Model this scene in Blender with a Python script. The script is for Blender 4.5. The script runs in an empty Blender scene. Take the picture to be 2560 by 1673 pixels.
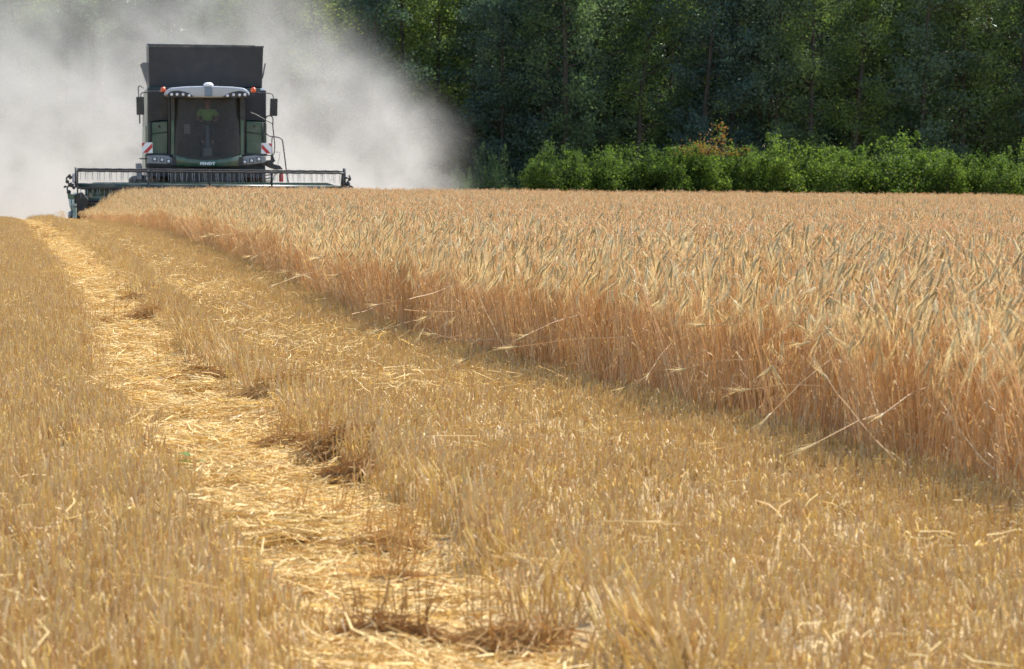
import bpy, bmesh, math, random
import numpy as np
from mathutils import Vector, Matrix, Euler

random.seed(7)
RNG = np.random.default_rng(11)
SC = bpy.context.scene
COL = SC.collection

# ------------------------------------------------------------------ camera, sky, sun, exposure
F_PX, IMG_W, IMG_H = 8000.0, 2560.0, 1673.0
EYE = 1.21
PITCH, ROLL = math.atan(394.5 / F_PX), 0.009
c_fwd = Vector((0, math.cos(PITCH), -math.sin(PITCH)))
c_up0 = Vector((0, math.sin(PITCH), math.cos(PITCH)))
c_r0 = Vector((1, 0, 0))
c_right = c_r0 * math.cos(ROLL) + c_up0 * math.sin(ROLL)
c_up = -c_r0 * math.sin(ROLL) + c_up0 * math.cos(ROLL)
cam_d = bpy.data.cameras.new('camera')
cam_d.sensor_width = 36.0
cam_d.lens = 36.0 * F_PX / IMG_W
cam_d.clip_end = 3000
cam_d.dof.use_dof = True
cam_d.dof.focus_distance = 27.0
cam_d.dof.aperture_fstop = 10.0
cam = bpy.data.objects.new('camera', cam_d)
m3 = Matrix((c_right, c_up, -c_fwd)).transposed()
cam.matrix_world = Matrix.Translation((0, 0, EYE)) @ m3.to_4x4()
COL.objects.link(cam)
SC.camera = cam

SUN_AZ, SUN_EL = math.radians(41), math.radians(53)      # azimuth to the right of the view direction: back light
world = bpy.data.worlds.new('World')
SC.world = world
world.use_nodes = True
wn = world.node_tree
sky = wn.nodes.new('ShaderNodeTexSky')
sky.sky_type = 'NISHITA'
sky.sun_disc = False
sky.sun_elevation = SUN_EL
sky.sun_rotation = SUN_AZ
sky.dust_density = 0.6
bg = wn.nodes['Background']
wn.links.new(sky.outputs[0], bg.inputs[0])
bg.inputs[1].default_value = 0.125
sd = bpy.data.lights.new('sun', 'SUN')
sd.energy = 3.9
sd.angle = math.radians(0.53)
sd.color = (1.0, 0.95, 0.87)
sun = bpy.data.objects.new('sun', sd)
to_sun = Vector((math.sin(SUN_AZ) * math.cos(SUN_EL), math.cos(SUN_AZ) * math.cos(SUN_EL), math.sin(SUN_EL)))
sun.rotation_euler = to_sun.to_track_quat('Z', 'Y').to_euler()
sun.location = (20, 60, 60)
COL.objects.link(sun)
vs = SC.view_settings
vs.view_transform = 'Standard'
vs.look = 'None'
vs.exposure = 1.22
vs.gamma = 1.0
SC.cycles.use_denoising = True
SC.cycles.denoising_prefilter = 'NONE'
SC.cycles.max_bounces = 6
SC.cycles.diffuse_bounces = 3
SC.cycles.glossy_bounces = 2
SC.cycles.transmission_bounces = 4
SC.cycles.transparent_max_bounces = 12
SC.cycles.volume_bounces = 2
SC.cycles.volume_step_rate = 1.0
SC.cycles.volume_max_steps = 256


def ray(px, py):
    return c_fwd + c_right * ((px - IMG_W / 2) / F_PX) - c_up * ((py - IMG_H / 2) / F_PX)


# ------------------------------------------------------------------ field layout
def ss(a, b, x):
    t = np.clip((np.asarray(x, float) - a) / (b - a), 0, 1)
    return t * t * (3 - 2 * t)


def hash_noise(x, y, seed=0):
    xi, yi = np.floor(x).astype(int), np.floor(y).astype(int)
    fx, fy = x - xi, y - yi
    fx, fy = fx * fx * (3 - 2 * fx), fy * fy * (3 - 2 * fy)

    def h(a, b):
        n = (a * 374761393 + b * 668265263 + seed * 974634777) & 0x7fffffff
        n = ((n ^ (n >> 13)) * 1274126177) & 0x7fffffff
        return ((n ^ (n >> 16)) & 0xffff) / 65535.0
    return (h(xi, yi) * (1 - fx) + h(xi + 1, yi) * fx) * (1 - fy) + (h(xi, yi + 1) * (1 - fx) + h(xi + 1, yi + 1) * fx) * fy


def fbm(x, y, seed=0, octs=3):
    s, a, t = 0.0, 1.0, 0.0
    for k in range(octs):
        s = s + a * hash_noise(x * 2 ** k, y * 2 ** k, seed + k)
        t += a
        a *= 0.5
    return s / t


# crop edge: E0 at the near end, AV runs along the edge away from the camera, AN to the stubble side
E0 = np.array([1.86, 12.115])
AV = np.array([-0.18031, 0.98361])
AN = np.array([-0.98361, -0.18031])
EDGE_ANG = math.atan2(0.18031, 0.98361)


def edge_u(v):
    return np.interp(v, [-20, 0, 3, 8, 13, 20, 30, 50, 66, 76, 140], [0.0, 0.0, .08, .4, .5, .2, -.2, -.65, -.3, 0, 0])


def track_r(v):
    return np.interp(v, [-12, -4, 0, 7, 11, 20, 35, 68, 140], [2.45, 2.4, 2.3, 2.32, 2.27, 2.0, 1.52, 1.17, .5])


def track_l(v):
    return np.interp(v, [-12, -3, 0, 6, 13, 26, 64, 140], [3.15, 3.1, 3.02, 3.0, 2.75, 2.38, 1.78, 1.0])


def uv_of(x, y):
    dx, dy = x - E0[0], y - E0[1]
    return dx * AN[0] + dy * AN[1], dx * AV[0] + dy * AV[1]


def xy_of(u, v):
    return E0[0] + AN[0] * u + AV[0] * v, E0[1] + AN[1] * u + AV[1] * v


def track_mask(x, y):
    u, v = uv_of(x, y)
    w = (fbm(np.asarray(x) * 1.3, np.asarray(y) * 1.3, 40) - .5) * .2
    return ss(-.06, .06, u - track_r(v) + w) * ss(-.06, .06, track_l(v) - u + w)


def crest(y):
    y = np.asarray(y, float)
    t = np.clip(y - 70, 0, 12.5)
    return -0.0006 * t * t - 0.015 * np.clip(y - 82.5, 0, 90)


def ground_z(x, y):
    x, y = np.asarray(x, float), np.asarray(y, float)
    return crest(y) + (fbm(x * .35, y * .35, 3) - .5) * .05 - .05 * track_mask(x, y)


# ------------------------------------------------------------------ material helpers
def new_mat(name):
    m = bpy.data.materials.new(name)
    m.use_nodes = True
    nt = m.node_tree
    nt.nodes.clear()
    out = nt.nodes.new('ShaderNodeOutputMaterial')
    return m, nt, out


def node(nt, typ, **kw):
    n = nt.nodes.new(typ)
    for k, v in kw.items():
        setattr(n, k, v)
    return n


def ramp(nt, cols):
    r = nt.nodes.new('ShaderNodeValToRGB')
    els = r.color_ramp.elements
    while len(els) < len(cols):
        els.new(0.5)
    for e, (p, c) in zip(els, cols):
        e.position = p
        e.color = (*c, 1)
    return r


def plant_mat(name, cols, transl=0.3, rough=0.55, spec=0.3, obj_amt=0.5):
    """colour ramp driven by the face attribute 'tone' and a random value of the object or instance"""
    m, nt, out = new_mat(name)
    at = node(nt, 'ShaderNodeAttribute', attribute_name='tone')
    oi = node(nt, 'ShaderNodeObjectInfo')
    mx = node(nt, 'ShaderNodeMath', operation='MULTIPLY_ADD')
    nt.links.new(oi.outputs['Random'], mx.inputs[0])
    mx.inputs[1].default_value = obj_amt
    mul = node(nt, 'ShaderNodeMath', operation='MULTIPLY')
    nt.links.new(at.outputs['Fac'], mul.inputs[0])
    mul.inputs[1].default_value = 1 - obj_amt
    nt.links.new(mul.outputs[0], mx.inputs[2])
    r = ramp(nt, cols)
    nt.links.new(mx.outputs[0], r.inputs[0])
    p = node(nt, 'ShaderNodeBsdfPrincipled')
    nt.links.new(r.outputs[0], p.inputs['Base Color'])
    p.inputs['Roughness'].default_value = rough
    p.inputs['Specular IOR Level'].default_value = spec
    if transl > 0:
        t = node(nt, 'ShaderNodeBsdfTranslucent')
        br = node(nt, 'ShaderNodeMix', data_type='RGBA', blend_type='MULTIPLY')
        br.inputs[0].default_value = 1.0
        nt.links.new(r.outputs[0], br.inputs[6])
        br.inputs[7].default_value = (1.35, 1.45, 0.8, 1) if 'leaf' in name else (1.12, 1.0, 0.74, 1)
        nt.links.new(br.outputs[2], t.inputs[0])
        ms = node(nt, 'ShaderNodeMixShader')
        ms.inputs[0].default_value = transl
        nt.links.new(p.outputs[0], ms.inputs[1])
        nt.links.new(t.outputs[0], ms.inputs[2])
        nt.links.new(ms.outputs[0], out.inputs[0])
    else:
        nt.links.new(p.outputs[0], out.inputs[0])
    return m


def paint(name, col, rough=0.4, metal=0.0, dirt=0.35, dirtcol=(0.36, 0.29, 0.2), spec=0.5, scale=3.0):
    """machine paint under an uneven film of field dust"""
    m, nt, out = new_mat(name)
    p = node(nt, 'ShaderNodeBsdfPrincipled')
    tc = node(nt, 'ShaderNodeTexCoord')
    n1 = node(nt, 'ShaderNodeTexNoise')
    n1.inputs['Scale'].default_value = scale
    n1.inputs['Detail'].default_value = 6
    nt.links.new(tc.outputs['Object'], n1.inputs['Vector'])
    r = ramp(nt, [(0.35, (0, 0, 0)), (0.75, (dirt, dirt, dirt))])
    nt.links.new(n1.outputs['Fac'], r.inputs[0])
    mx = node(nt, 'ShaderNodeMix', data_type='RGBA')
    nt.links.new(r.outputs[0], mx.inputs[0])
    mx.inputs[6].default_value = (*col, 1)
    mx.inputs[7].default_value = (*dirtcol, 1)
    nt.links.new(mx.outputs[2], p.inputs['Base Color'])
    p.inputs['Roughness'].default_value = rough
    p.inputs['Metallic'].default_value = metal
    p.inputs['Specular IOR Level'].default_value = spec
    nt.links.new(p.outputs[0], out.inputs[0])
    return m


M = {}
M['stalk'] = plant_mat('barley_stalk', [(0.0, (.52, .32, .16)), (.3, (.72, .52, .28)), (.55, (.76, .60, .37)), (.75, (.68, .44, .23)), (1, (.88, .79, .55))], .45, obj_amt=.3)
M['ear'] = plant_mat('barley_ear', [(0.0, (.30, .215, .095)), (.6, (.52, .40, .20)), (1, (.74, .61, .34))], .15)
M['awn'] = plant_mat('barley_awn', [(0.0, (.76, .60, .33)), (.5, (.86, .72, .43)), (1, (.93, .84, .57))], .45)
M['blade'] = plant_mat('barley_blade', [(0.0, (.52, .33, .15)), (1, (.72, .56, .33))], .4)
M['stub'] = plant_mat('stubble_stem', [(0.0, (.36, .215, .10)), (.22, (.60, .43, .18)), (.42, (.64, .52, .32)), (.62, (.74, .59, .22)), (.80, (.60, .39, .18)), (1, (.90, .82, .56))], .36, obj_amt=.25)
M['straw'] = plant_mat('loose_straw', [(0.0, (.46, .28, .10)), (.25, (.70, .50, .18)), (.5, (.76, .62, .30)), (.7, (.66, .43, .16)), (.85, (.82, .64, .26)), (1, (.93, .86, .66))], .28, rough=.6, spec=.25)
M['matted'] = plant_mat('matted_straw', [(0.0, (.38, .21, .07)), (.5, (.58, .37, .13)), (1, (.78, .60, .28))], .4)
M['bark'] = paint('bark', (.055, .045, .036), .9, dirt=.5, dirtcol=(.11, .10, .08), spec=.2)
M['pine_bark'] = paint('pine_bark', (.20, .085, .05), .9, dirt=.5, dirtcol=(.08, .05, .04), spec=.2)
M['leaf_dark'] = plant_mat('leaf_dark', [(0, (.060, .100, .090)), (.6, (.084, .13, .10)), (1, (.13, .175, .085))], .36, rough=.6, spec=.12)  # bluish lift of hazy air is put into this leaf colour
M['leaf_mid'] = plant_mat('leaf_mid', [(0, (.068, .108, .072)), (.6, (.105, .155, .075)), (1, (.19, .24, .075))], .45, rough=.6, spec=.12)
M['leaf_light'] = plant_mat('leaf_light', [(0, (.075, .115, .05)), (.6, (.13, .18, .055)), (1, (.24, .28, .07))], .5, rough=.6, spec=.12)
M['needle'] = plant_mat('leaf_needle', [(0, (.018, .040, .024)), (1, (.04, .075, .036))], .15)
M['hedge'] = plant_mat('leaf_hedge', [(0, (.024, .046, .016)), (.5, (.07, .115, .026)), (1, (.19, .24, .05))], .48, rough=.6, spec=.12, obj_amt=.35)
M['red_leaf'] = plant_mat('leaf_red_tip', [(0, (.14, .10, .03)), (1, (.24, .10, .035))], .4)
M['weed'] = plant_mat('leaf_weed', [(0, (.10, .17, .015)), (1, (.15, .22, .02))], .35)

M['green'] = paint('green_paint', (.016, .075, .045), .3, dirt=.30)
M['dark_green'] = paint('dark_green_paint', (.010, .036, .026), .35, dirt=.3)
M['black'] = paint('black_plastic', (.012, .013, .015), .5, dirt=.12)
M['tank'] = paint('black_tank_sheet', (.011, .013, .018), .5, dirt=.05)
M['steel'] = paint('dark_steel', (.035, .038, .042), .45, metal=.3, dirt=.35)
M['silver'] = paint('silver_roof_paint', (.42, .44, .46), .3, dirt=.25)
M['white'] = paint('white_plastic', (.8, .8, .79), .3, dirt=.06)
M['grey'] = paint('grey_panel', (.20, .22, .25), .35, dirt=.3)
M['rubber'] = paint('tyre_rubber', (.022, .022, .022), .85, dirt=.6, dirtcol=(.28, .22, .15))
M['red'] = paint('red_paint', (.5, .02, .018), .4, dirt=.05)
M['lens'] = paint('lamp_lens', (.75, .76, .78), .12, dirt=.1)
M['orange'] = paint('orange_lens', (.75, .10, .02), .2, dirt=.05)
M['divider'] = paint('pale_divider', (.42, .52, .53), .4, dirt=.3)
M['skin'] = paint('skin', (.45, .24, .17), .5, dirt=0)
M['hivis'] = paint('hi_vis_cloth', (.30, .62, .16), .8, dirt=.1)
M['trouser'] = paint('dark_cloth', (.03, .035, .05), .9, dirt=.1)
M['hair'] = paint('hair', (.05, .035, .02), .7, dirt=0)
M['blue'] = paint('blue_grey_plastic', (.14, .20, .27), .4, dirt=.1)
M['seat'] = paint('seat_cloth', (.02, .02, .024), .9, dirt=.1)


def glass_mat():
    m, nt, out = new_mat('dusty_glass')
    tr = node(nt, 'ShaderNodeBsdfTransparent')
    tr.inputs[0].default_value = (.62, .62, .60, 1)
    df = node(nt, 'ShaderNodeBsdfDiffuse')
    df.inputs[0].default_value = (.13, .12, .11, 1)
    gl = node(nt, 'ShaderNodeBsdfGlossy')
    gl.inputs['Roughness'].default_value = .06
    tc = node(nt, 'ShaderNodeTexCoord')
    n1 = node(nt, 'ShaderNodeTexNoise')
    n1.inputs['Scale'].default_value = 4
    n1.inputs['Detail'].default_value = 8
    nt.links.new(tc.outputs['Object'], n1.inputs['Vector'])
    mr = node(nt, 'ShaderNodeMapRange')
    mr.inputs[3].default_value = .16
    mr.inputs[4].default_value = .42
    nt.links.new(n1.outputs['Fac'], mr.inputs[0])
    m1 = node(nt, 'ShaderNodeMixShader')
    nt.links.new(mr.outputs[0], m1.inputs[0])
    nt.links.new(tr.outputs[0], m1.inputs[1])
    nt.links.new(df.outputs[0], m1.inputs[2])
    fr = node(nt, 'ShaderNodeFresnel')
    fr.inputs[0].default_value = 1.16
    m2 = node(nt, 'ShaderNodeMixShader')
    nt.links.new(fr.outputs[0], m2.inputs[0])
    nt.links.new(m1.outputs[0], m2.inputs[1])
    nt.links.new(gl.outputs[0], m2.inputs[2])
    nt.links.new(m2.outputs[0], out.inputs[0])
    return m


M['glass'] = glass_mat()


# ------------------------------------------------------------------ object helpers
def tag(o, label=None, cat=None, group=None, kind=None):
    if label: o['label'] = label
    if cat: o['category'] = cat
    if group: o['group'] = group
    if kind: o['kind'] = kind
    return o


def empty(name, loc=(0, 0, 0), rz=0.0):
    o = bpy.data.objects.new(name, None)
    o.location = loc
    o.rotation_euler = (0, 0, rz)
    o.empty_display_size = .2
    COL.objects.link(o)
    return o


def link(name, me, mats, parent=None, smooth=False):
    for m in (mats if isinstance(mats, (list, tuple)) else [mats]):
        me.materials.append(m)
    if smooth:
        me.polygons.foreach_set('use_smooth', [True] * len(me.polygons))
    o = bpy.data.objects.new(name, me)
    COL.objects.link(o)
    if parent is not None:
        o.parent = parent
    return o


class MB:
    """collects small pieces of geometry for one mesh"""
    def __init__(s):
        s.v, s.f, s.m, s.t = [], [], [], []

    def face(s, idx, mat=0, tone=.5):
        s.f.append(idx); s.m.append(mat); s.t.append(tone)

    def tube(s, pts, rad, sides=3, mat=0, tone=.5, cap=False):
        pts = [Vector(p) for p in pts]
        n = len(pts)
        rad = [rad] * n if isinstance(rad, (int, float)) else rad
        b = len(s.v)
        ref = Vector((.31, .94, .11))
        for i, p in enumerate(pts):
            d = (pts[min(i + 1, n - 1)] - pts[max(i - 1, 0)])
            d = d.normalized() if d.length > 1e-9 else Vector((0, 0, 1))
            a = d.cross(ref)
            if a.length < .05: a = d.cross(Vector((1, 0, 0)))
            a.normalize()
            c = d.cross(a)
            for k in range(sides):
                w = 2 * math.pi * k / sides
                s.v.append(p + (a * math.cos(w) + c * math.sin(w)) * rad[i])
        for i in range(n - 1):
            for k in range(sides):
                k2 = (k + 1) % sides
                s.face((b + i * sides + k, b + i * sides + k2, b + (i + 1) * sides + k2, b + (i + 1) * sides + k), mat, tone)
        if cap:
            s.face(tuple(b + k for k in range(sides))[::-1], mat, tone)
            s.face(tuple(b + (n - 1) * sides + k for k in range(sides)), mat, tone)

    def strip(s, pts, wid, side, mat=0, tone=.5):
        b = len(s.v)
        side = Vector(side).normalized()
        n = len(pts)
        for i, p in enumerate(pts):
            w = wid[i] if isinstance(wid, (list, tuple)) else wid
            s.v.append(Vector(p) - side * w / 2)
            s.v.append(Vector(p) + side * w / 2)
        for i in range(n - 1):
            s.face((b + 2 * i, b + 2 * i + 1, b + 2 * i + 3, b + 2 * i + 2), mat, tone)

    def box(s, lo, hi, mat=0):
        b = len(s.v)
        for z in (lo[2], hi[2]):
            for x, y in ((lo[0], lo[1]), (hi[0], lo[1]), (hi[0], hi[1]), (lo[0], hi[1])):
                s.v.append(Vector((x, y, z)))
        for q in ((3, 2, 1, 0), (4, 5, 6, 7), (0, 1, 5, 4), (1, 2, 6, 5), (2, 3, 7, 6), (3, 0, 4, 7)):
            s.face(tuple(b + i for i in q), mat)

    def mesh(s, name):
        me = bpy.data.meshes.new(name)
        me.from_pydata([tuple(v) for v in s.v], [], s.f)
        me.polygons.foreach_set('material_index', s.m)
        a = me.attributes.new('tone', 'FLOAT', 'FACE')
        a.data.foreach_set('value', s.t)
        me.update()
        return me


def np_mesh(name, V, Q, tone, mat_idx=None):
    """quads only, fast"""
    me = bpy.data.meshes.new(name)
    me.vertices.add(len(V))
    me.vertices.foreach_set('co', np.ascontiguousarray(V, np.float32).ravel())
    me.loops.add(len(Q) * 4)
    me.loops.foreach_set('vertex_index', np.ascontiguousarray(Q, np.int32).ravel())
    me.polygons.add(len(Q))
    me.polygons.foreach_set('loop_start', np.arange(0, len(Q) * 4, 4, dtype=np.int32))
    if mat_idx is not None:
        me.polygons.foreach_set('material_index', np.asarray(mat_idx, np.int32))
    a = me.attributes.new('tone', 'FLOAT', 'FACE')
    a.data.foreach_set('value', np.asarray(tone, np.float32))
    me.update(calc_edges=True)
    return me


def unit(a):
    return a / np.maximum(np.linalg.norm(a, axis=-1, keepdims=True), 1e-9)


def leaf_quads(C, size, rng, flat=0.5, droop=0.0, aspect=.55, level=1.0):
    """one pointed leaf (a rhombus) at each centre"""
    n = len(C)
    a = unit(rng.normal(size=(n, 3)) * np.array([1, 1, flat]) + np.array([0, 0, -droop]))
    up = unit(rng.normal(size=(n, 3)) * np.array([level, level, 1.0]))
    b = unit(np.cross(a, up))
    L = (size * rng.uniform(.6, 1.35, n))[:, None]
    V = np.stack([C - a * L * .5, C + b * L * aspect * .5, C + a * L * .5, C - b * L * aspect * .5], 1).reshape(-1, 3)
    Q = np.arange(n * 4).reshape(n, 4)
    return V, Q


# ------------------------------------------------------------------ scatter of uncountable plants
def scatter(name, P, rot, scl, protos, label, cat):
    cl = bpy.data.collections.new(name + '_kinds')
    for o in protos:
        cl.objects.link(o)
    me = bpy.data.meshes.new(name)
    me.vertices.add(len(P))
    me.vertices.foreach_set('co', np.ascontiguousarray(P, np.float32).ravel())
    for nm, arr in (('rot', rot), ('scl', scl)):
        a = me.attributes.new(nm, 'FLOAT_VECTOR', 'POINT')
        a.data.foreach_set('vector', np.ascontiguousarray(arr, np.float32).ravel())
    a = me.attributes.new('kind_index', 'INT', 'POINT')
    a.data.foreach_set('value', RNG.integers(0, len(protos), len(P)).astype(np.int32))
    me.update()
    o = bpy.data.objects.new(name, me)
    COL.objects.link(o)
    g = bpy.data.node_groups.new(name + '_scatter', 'GeometryNodeTree')
    g.interface.new_socket('Geometry', in_out='INPUT', socket_type='NodeSocketGeometry')
    g.interface.new_socket('Geometry', in_out='OUTPUT', socket_type='NodeSocketGeometry')
    gi, go = g.nodes.new('NodeGroupInput'), g.nodes.new('NodeGroupOutput')
    ci = g.nodes.new('GeometryNodeCollectionInfo')
    ci.inputs['Collection'].default_value = cl
    ci.inputs['Separate Children'].default_value = True
    ci.inputs['Reset Children'].default_value = True
    ip = g.nodes.new('GeometryNodeInstanceOnPoints')
    ip.inputs['Pick Instance'].default_value = True

    def attr(nm, typ):
        n = g.nodes.new('GeometryNodeInputNamedAttribute')
        n.data_type = typ
        n.inputs['Name'].default_value = nm
        return n.outputs['Attribute']
    e2r = g.nodes.new('FunctionNodeEulerToRotation')
    L = g.links.new
    L(attr('rot', 'FLOAT_VECTOR'), e2r.inputs[0])
    L(gi.outputs[0], ip.inputs['Points'])
    L(ci.outputs[0], ip.inputs['Instance'])
    L(attr('kind_index', 'INT'), ip.inputs['Instance Index'])
    L(e2r.outputs[0], ip.inputs['Rotation'])
    L(attr('scl', 'FLOAT_VECTOR'), ip.inputs['Scale'])
    L(ip.outputs[0], go.inputs[0])
    md = o.modifiers.new('scatter', 'NODES')
    md.node_group = g
    tag(o, label, cat, kind='stuff')
    return o


def proto(name, mb, mats):
    me = mb.mesh(name)
    for m in mats:
        me.materials.append(m)
    return bpy.data.objects.new(name, me)


def barley_stalk(mb, rnd, base=(0, 0), h=.86, lean=(0, 0), droop_dir=None, droop=None, awns=12, broken=None):
    """one ripe stalk: stem, nodding ear with grains, awns, a dry leaf blade"""
    tone = rnd.random()
    x0, y0 = base
    dd = droop_dir if droop_dir is not None else rnd.gauss(math.pi * 1.08, 1.25)
    D = Vector((math.cos(dd), math.sin(dd), 0))
    lx, ly = lean
    n = 6
    pts = []
    neck = h - .06
    for i in range(n):
        t = i / (n - 1)
        pts.append(Vector((x0 + lx * t * t * h, y0 + ly * t * t * h, neck * t)))
    top = pts[-1]
    dr = droop if droop is not None else min(2.9, max(.25, rnd.gauss(2.8, .35)))     # final angle from upright
    a, p = .15, top.copy()
    arc = [p]
    for i in range(4):
        a += (dr - .15) / 4
        p = p + (Vector((0, 0, 1)) * math.cos(a) + D * math.sin(a)) * .016
        arc.append(p)
    pts += arc[1:]
    m = len(pts)
    mb.tube(pts, [.0025 - .0011 * i / (m - 1) for i in range(m)], 3, 0, tone)
    axis = (Vector((0, 0, 1)) * math.cos(dr) + D * math.sin(dr)).normalized()
    el = rnd.uniform(.055, .08)
    ep = [arc[-1] + axis * el * t + Vector((0, 0, -.010 * t * t)) for t in (0, .15, .5, .85, 1)]
    etone = rnd.random()
    mb.tube(ep, [.002, .0048, .0056, .004, .001], 5, 1, etone)
    sd = axis.cross(Vector((0, 0, 1)))
    if sd.length < .05: sd = Vector((1, 0, 0))
    sd.normalize()
    nz = axis.cross(sd)
    for k in range(awns):
        t = (k + rnd.random()) / awns
        w = rnd.uniform(0, 6.28)
        rd = sd * math.cos(w) + nz * math.sin(w)
        s0 = arc[-1] + axis * el * t + rd * .005
        sp = rnd.uniform(.08, .30)
        d1 = (axis + rd * sp).normalized()
        ln = rnd.uniform(.07, .12)
        s1 = s0 + d1 * ln * .5
        s2 = s1 + (d1 + Vector((0, 0, -.12))).normalized() * ln * .5
        mb.strip([s0, s1, s2], [.0015, .0011, .0003], d1.cross(Vector((rnd.gauss(0, 1), rnd.gauss(0, 1), rnd.gauss(0, 1)))), 2, rnd.random())
    for k in range(rnd.choice((0, 1, 1, 2))):
        z = rnd.uniform(.15, .6) * h
        w = rnd.uniform(0, 6.28)
        d = Vector((math.cos(w), math.sin(w), 0))
        b0 = Vector((x0 + lx * (z / h) ** 2 * h, y0 + ly * (z / h) ** 2 * h, z))
        ln = rnd.uniform(.08, .17)
        mb.strip([b0, b0 + d * ln * .35 + Vector((0, 0, .03)), b0 + d * ln * .6 + Vector((0, 0, -.03)), b0 + d * ln * .7 + Vector((0, 0, -.10))],
                 [.004, .007, .006, .001], d.cross(Vector((0, 0, 1))), 3, rnd.random())


def barley_tuft(i):
    rnd = random.Random(100 + i)
    mb = MB()
    for k in range(7):
        r, w = .085 * math.sqrt(rnd.random()), rnd.uniform(0, 6.28)
        barley_stalk(mb, rnd, (r * math.cos(w), r * math.sin(w)), rnd.uniform(.70, .95), (rnd.gauss(-.01, .05), rnd.gauss(-.01, .05)))
    return proto('barley_tuft', mb, [M['stalk'], M['ear'], M['awn'], M['blade']])


def stubble_tuft(i, hmin=.07, hmax=.13):
    rnd = random.Random(300 + i)
    mb = MB()
    for k in range(11):
        r, w = .07 * math.sqrt(rnd.random()), rnd.uniform(0, 6.28)
        x, y = r * math.cos(w), r * math.sin(w)
        h = rnd.uniform(hmin, hmax)
        lx, ly = rnd.gauss(0, .10), rnd.gauss(0, .10)
        tn = rnd.random()
        R = rnd.uniform(.0017, .0026)
        p1, p2 = (x + lx * h * .45, y + ly * h * .45, h * .55), (x + lx * h, y + ly * h, h)
        mb.tube([(x, y, -.01), p1], [R, R], 4, 0, tn * .75)
        mb.tube([p1, p2], [R, R * 1.08], 4, 0, min(1, tn * .8 + .2), cap=True)
        if rnd.random() < .45:
            w2 = rnd.uniform(0, 6.28)
            d = Vector((math.cos(w2), math.sin(w2), 0))
            b0 = Vector((x + lx * h * .5, y + ly * h * .5, h * rnd.uniform(.2, .7)))
            ln = rnd.uniform(.03, .07)
            mb.strip([b0, b0 + d * ln * .5 + Vector((0, 0, .025)), b0 + d * ln + Vector((0, 0, -.02))], [.004, .0055, .001], d.cross(Vector((0, 0, 1))), 0, rnd.random())
    return proto('stubble_tuft', mb, [M['stub']])


def straw_bits(i, n=14, rad=.13, zmax=.025, lmin=.04, lmax=.22):
    rnd = random.Random(500 + i)
    mb = MB()
    for k in range(n):
        r, w = rad * math.sqrt(rnd.random()), rnd.uniform(0, 6.28)
        c = Vector((r * math.cos(w), r * math.sin(w), rnd.uniform(.003, zmax)))
        a = rnd.uniform(0, 6.28)
        d = Vector((math.cos(a), math.sin(a), rnd.gauss(0, .10)))
        ln = rnd.uniform(lmin, lmax) * rnd.uniform(.4, 1)
        bend = Vector((rnd.gauss(0, .12), rnd.gauss(0, .12), rnd.gauss(0, .05))) * ln
        R = rnd.uniform(.0014, .0024)
        if rnd.random() < .65:
            mb.tube([c - d * ln / 2, c + bend, c + d * ln / 2], R, 3, 0, rnd.random())
        else:
            mb.strip([c - d * ln / 2, c + bend, c + d * ln / 2], [.004, .006, .003], d.cross(Vector((rnd.gauss(0, .4), rnd.gauss(0, .4), 1))), 0, rnd.random())
    return proto('straw_bits', mb, [M['straw']])


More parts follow.
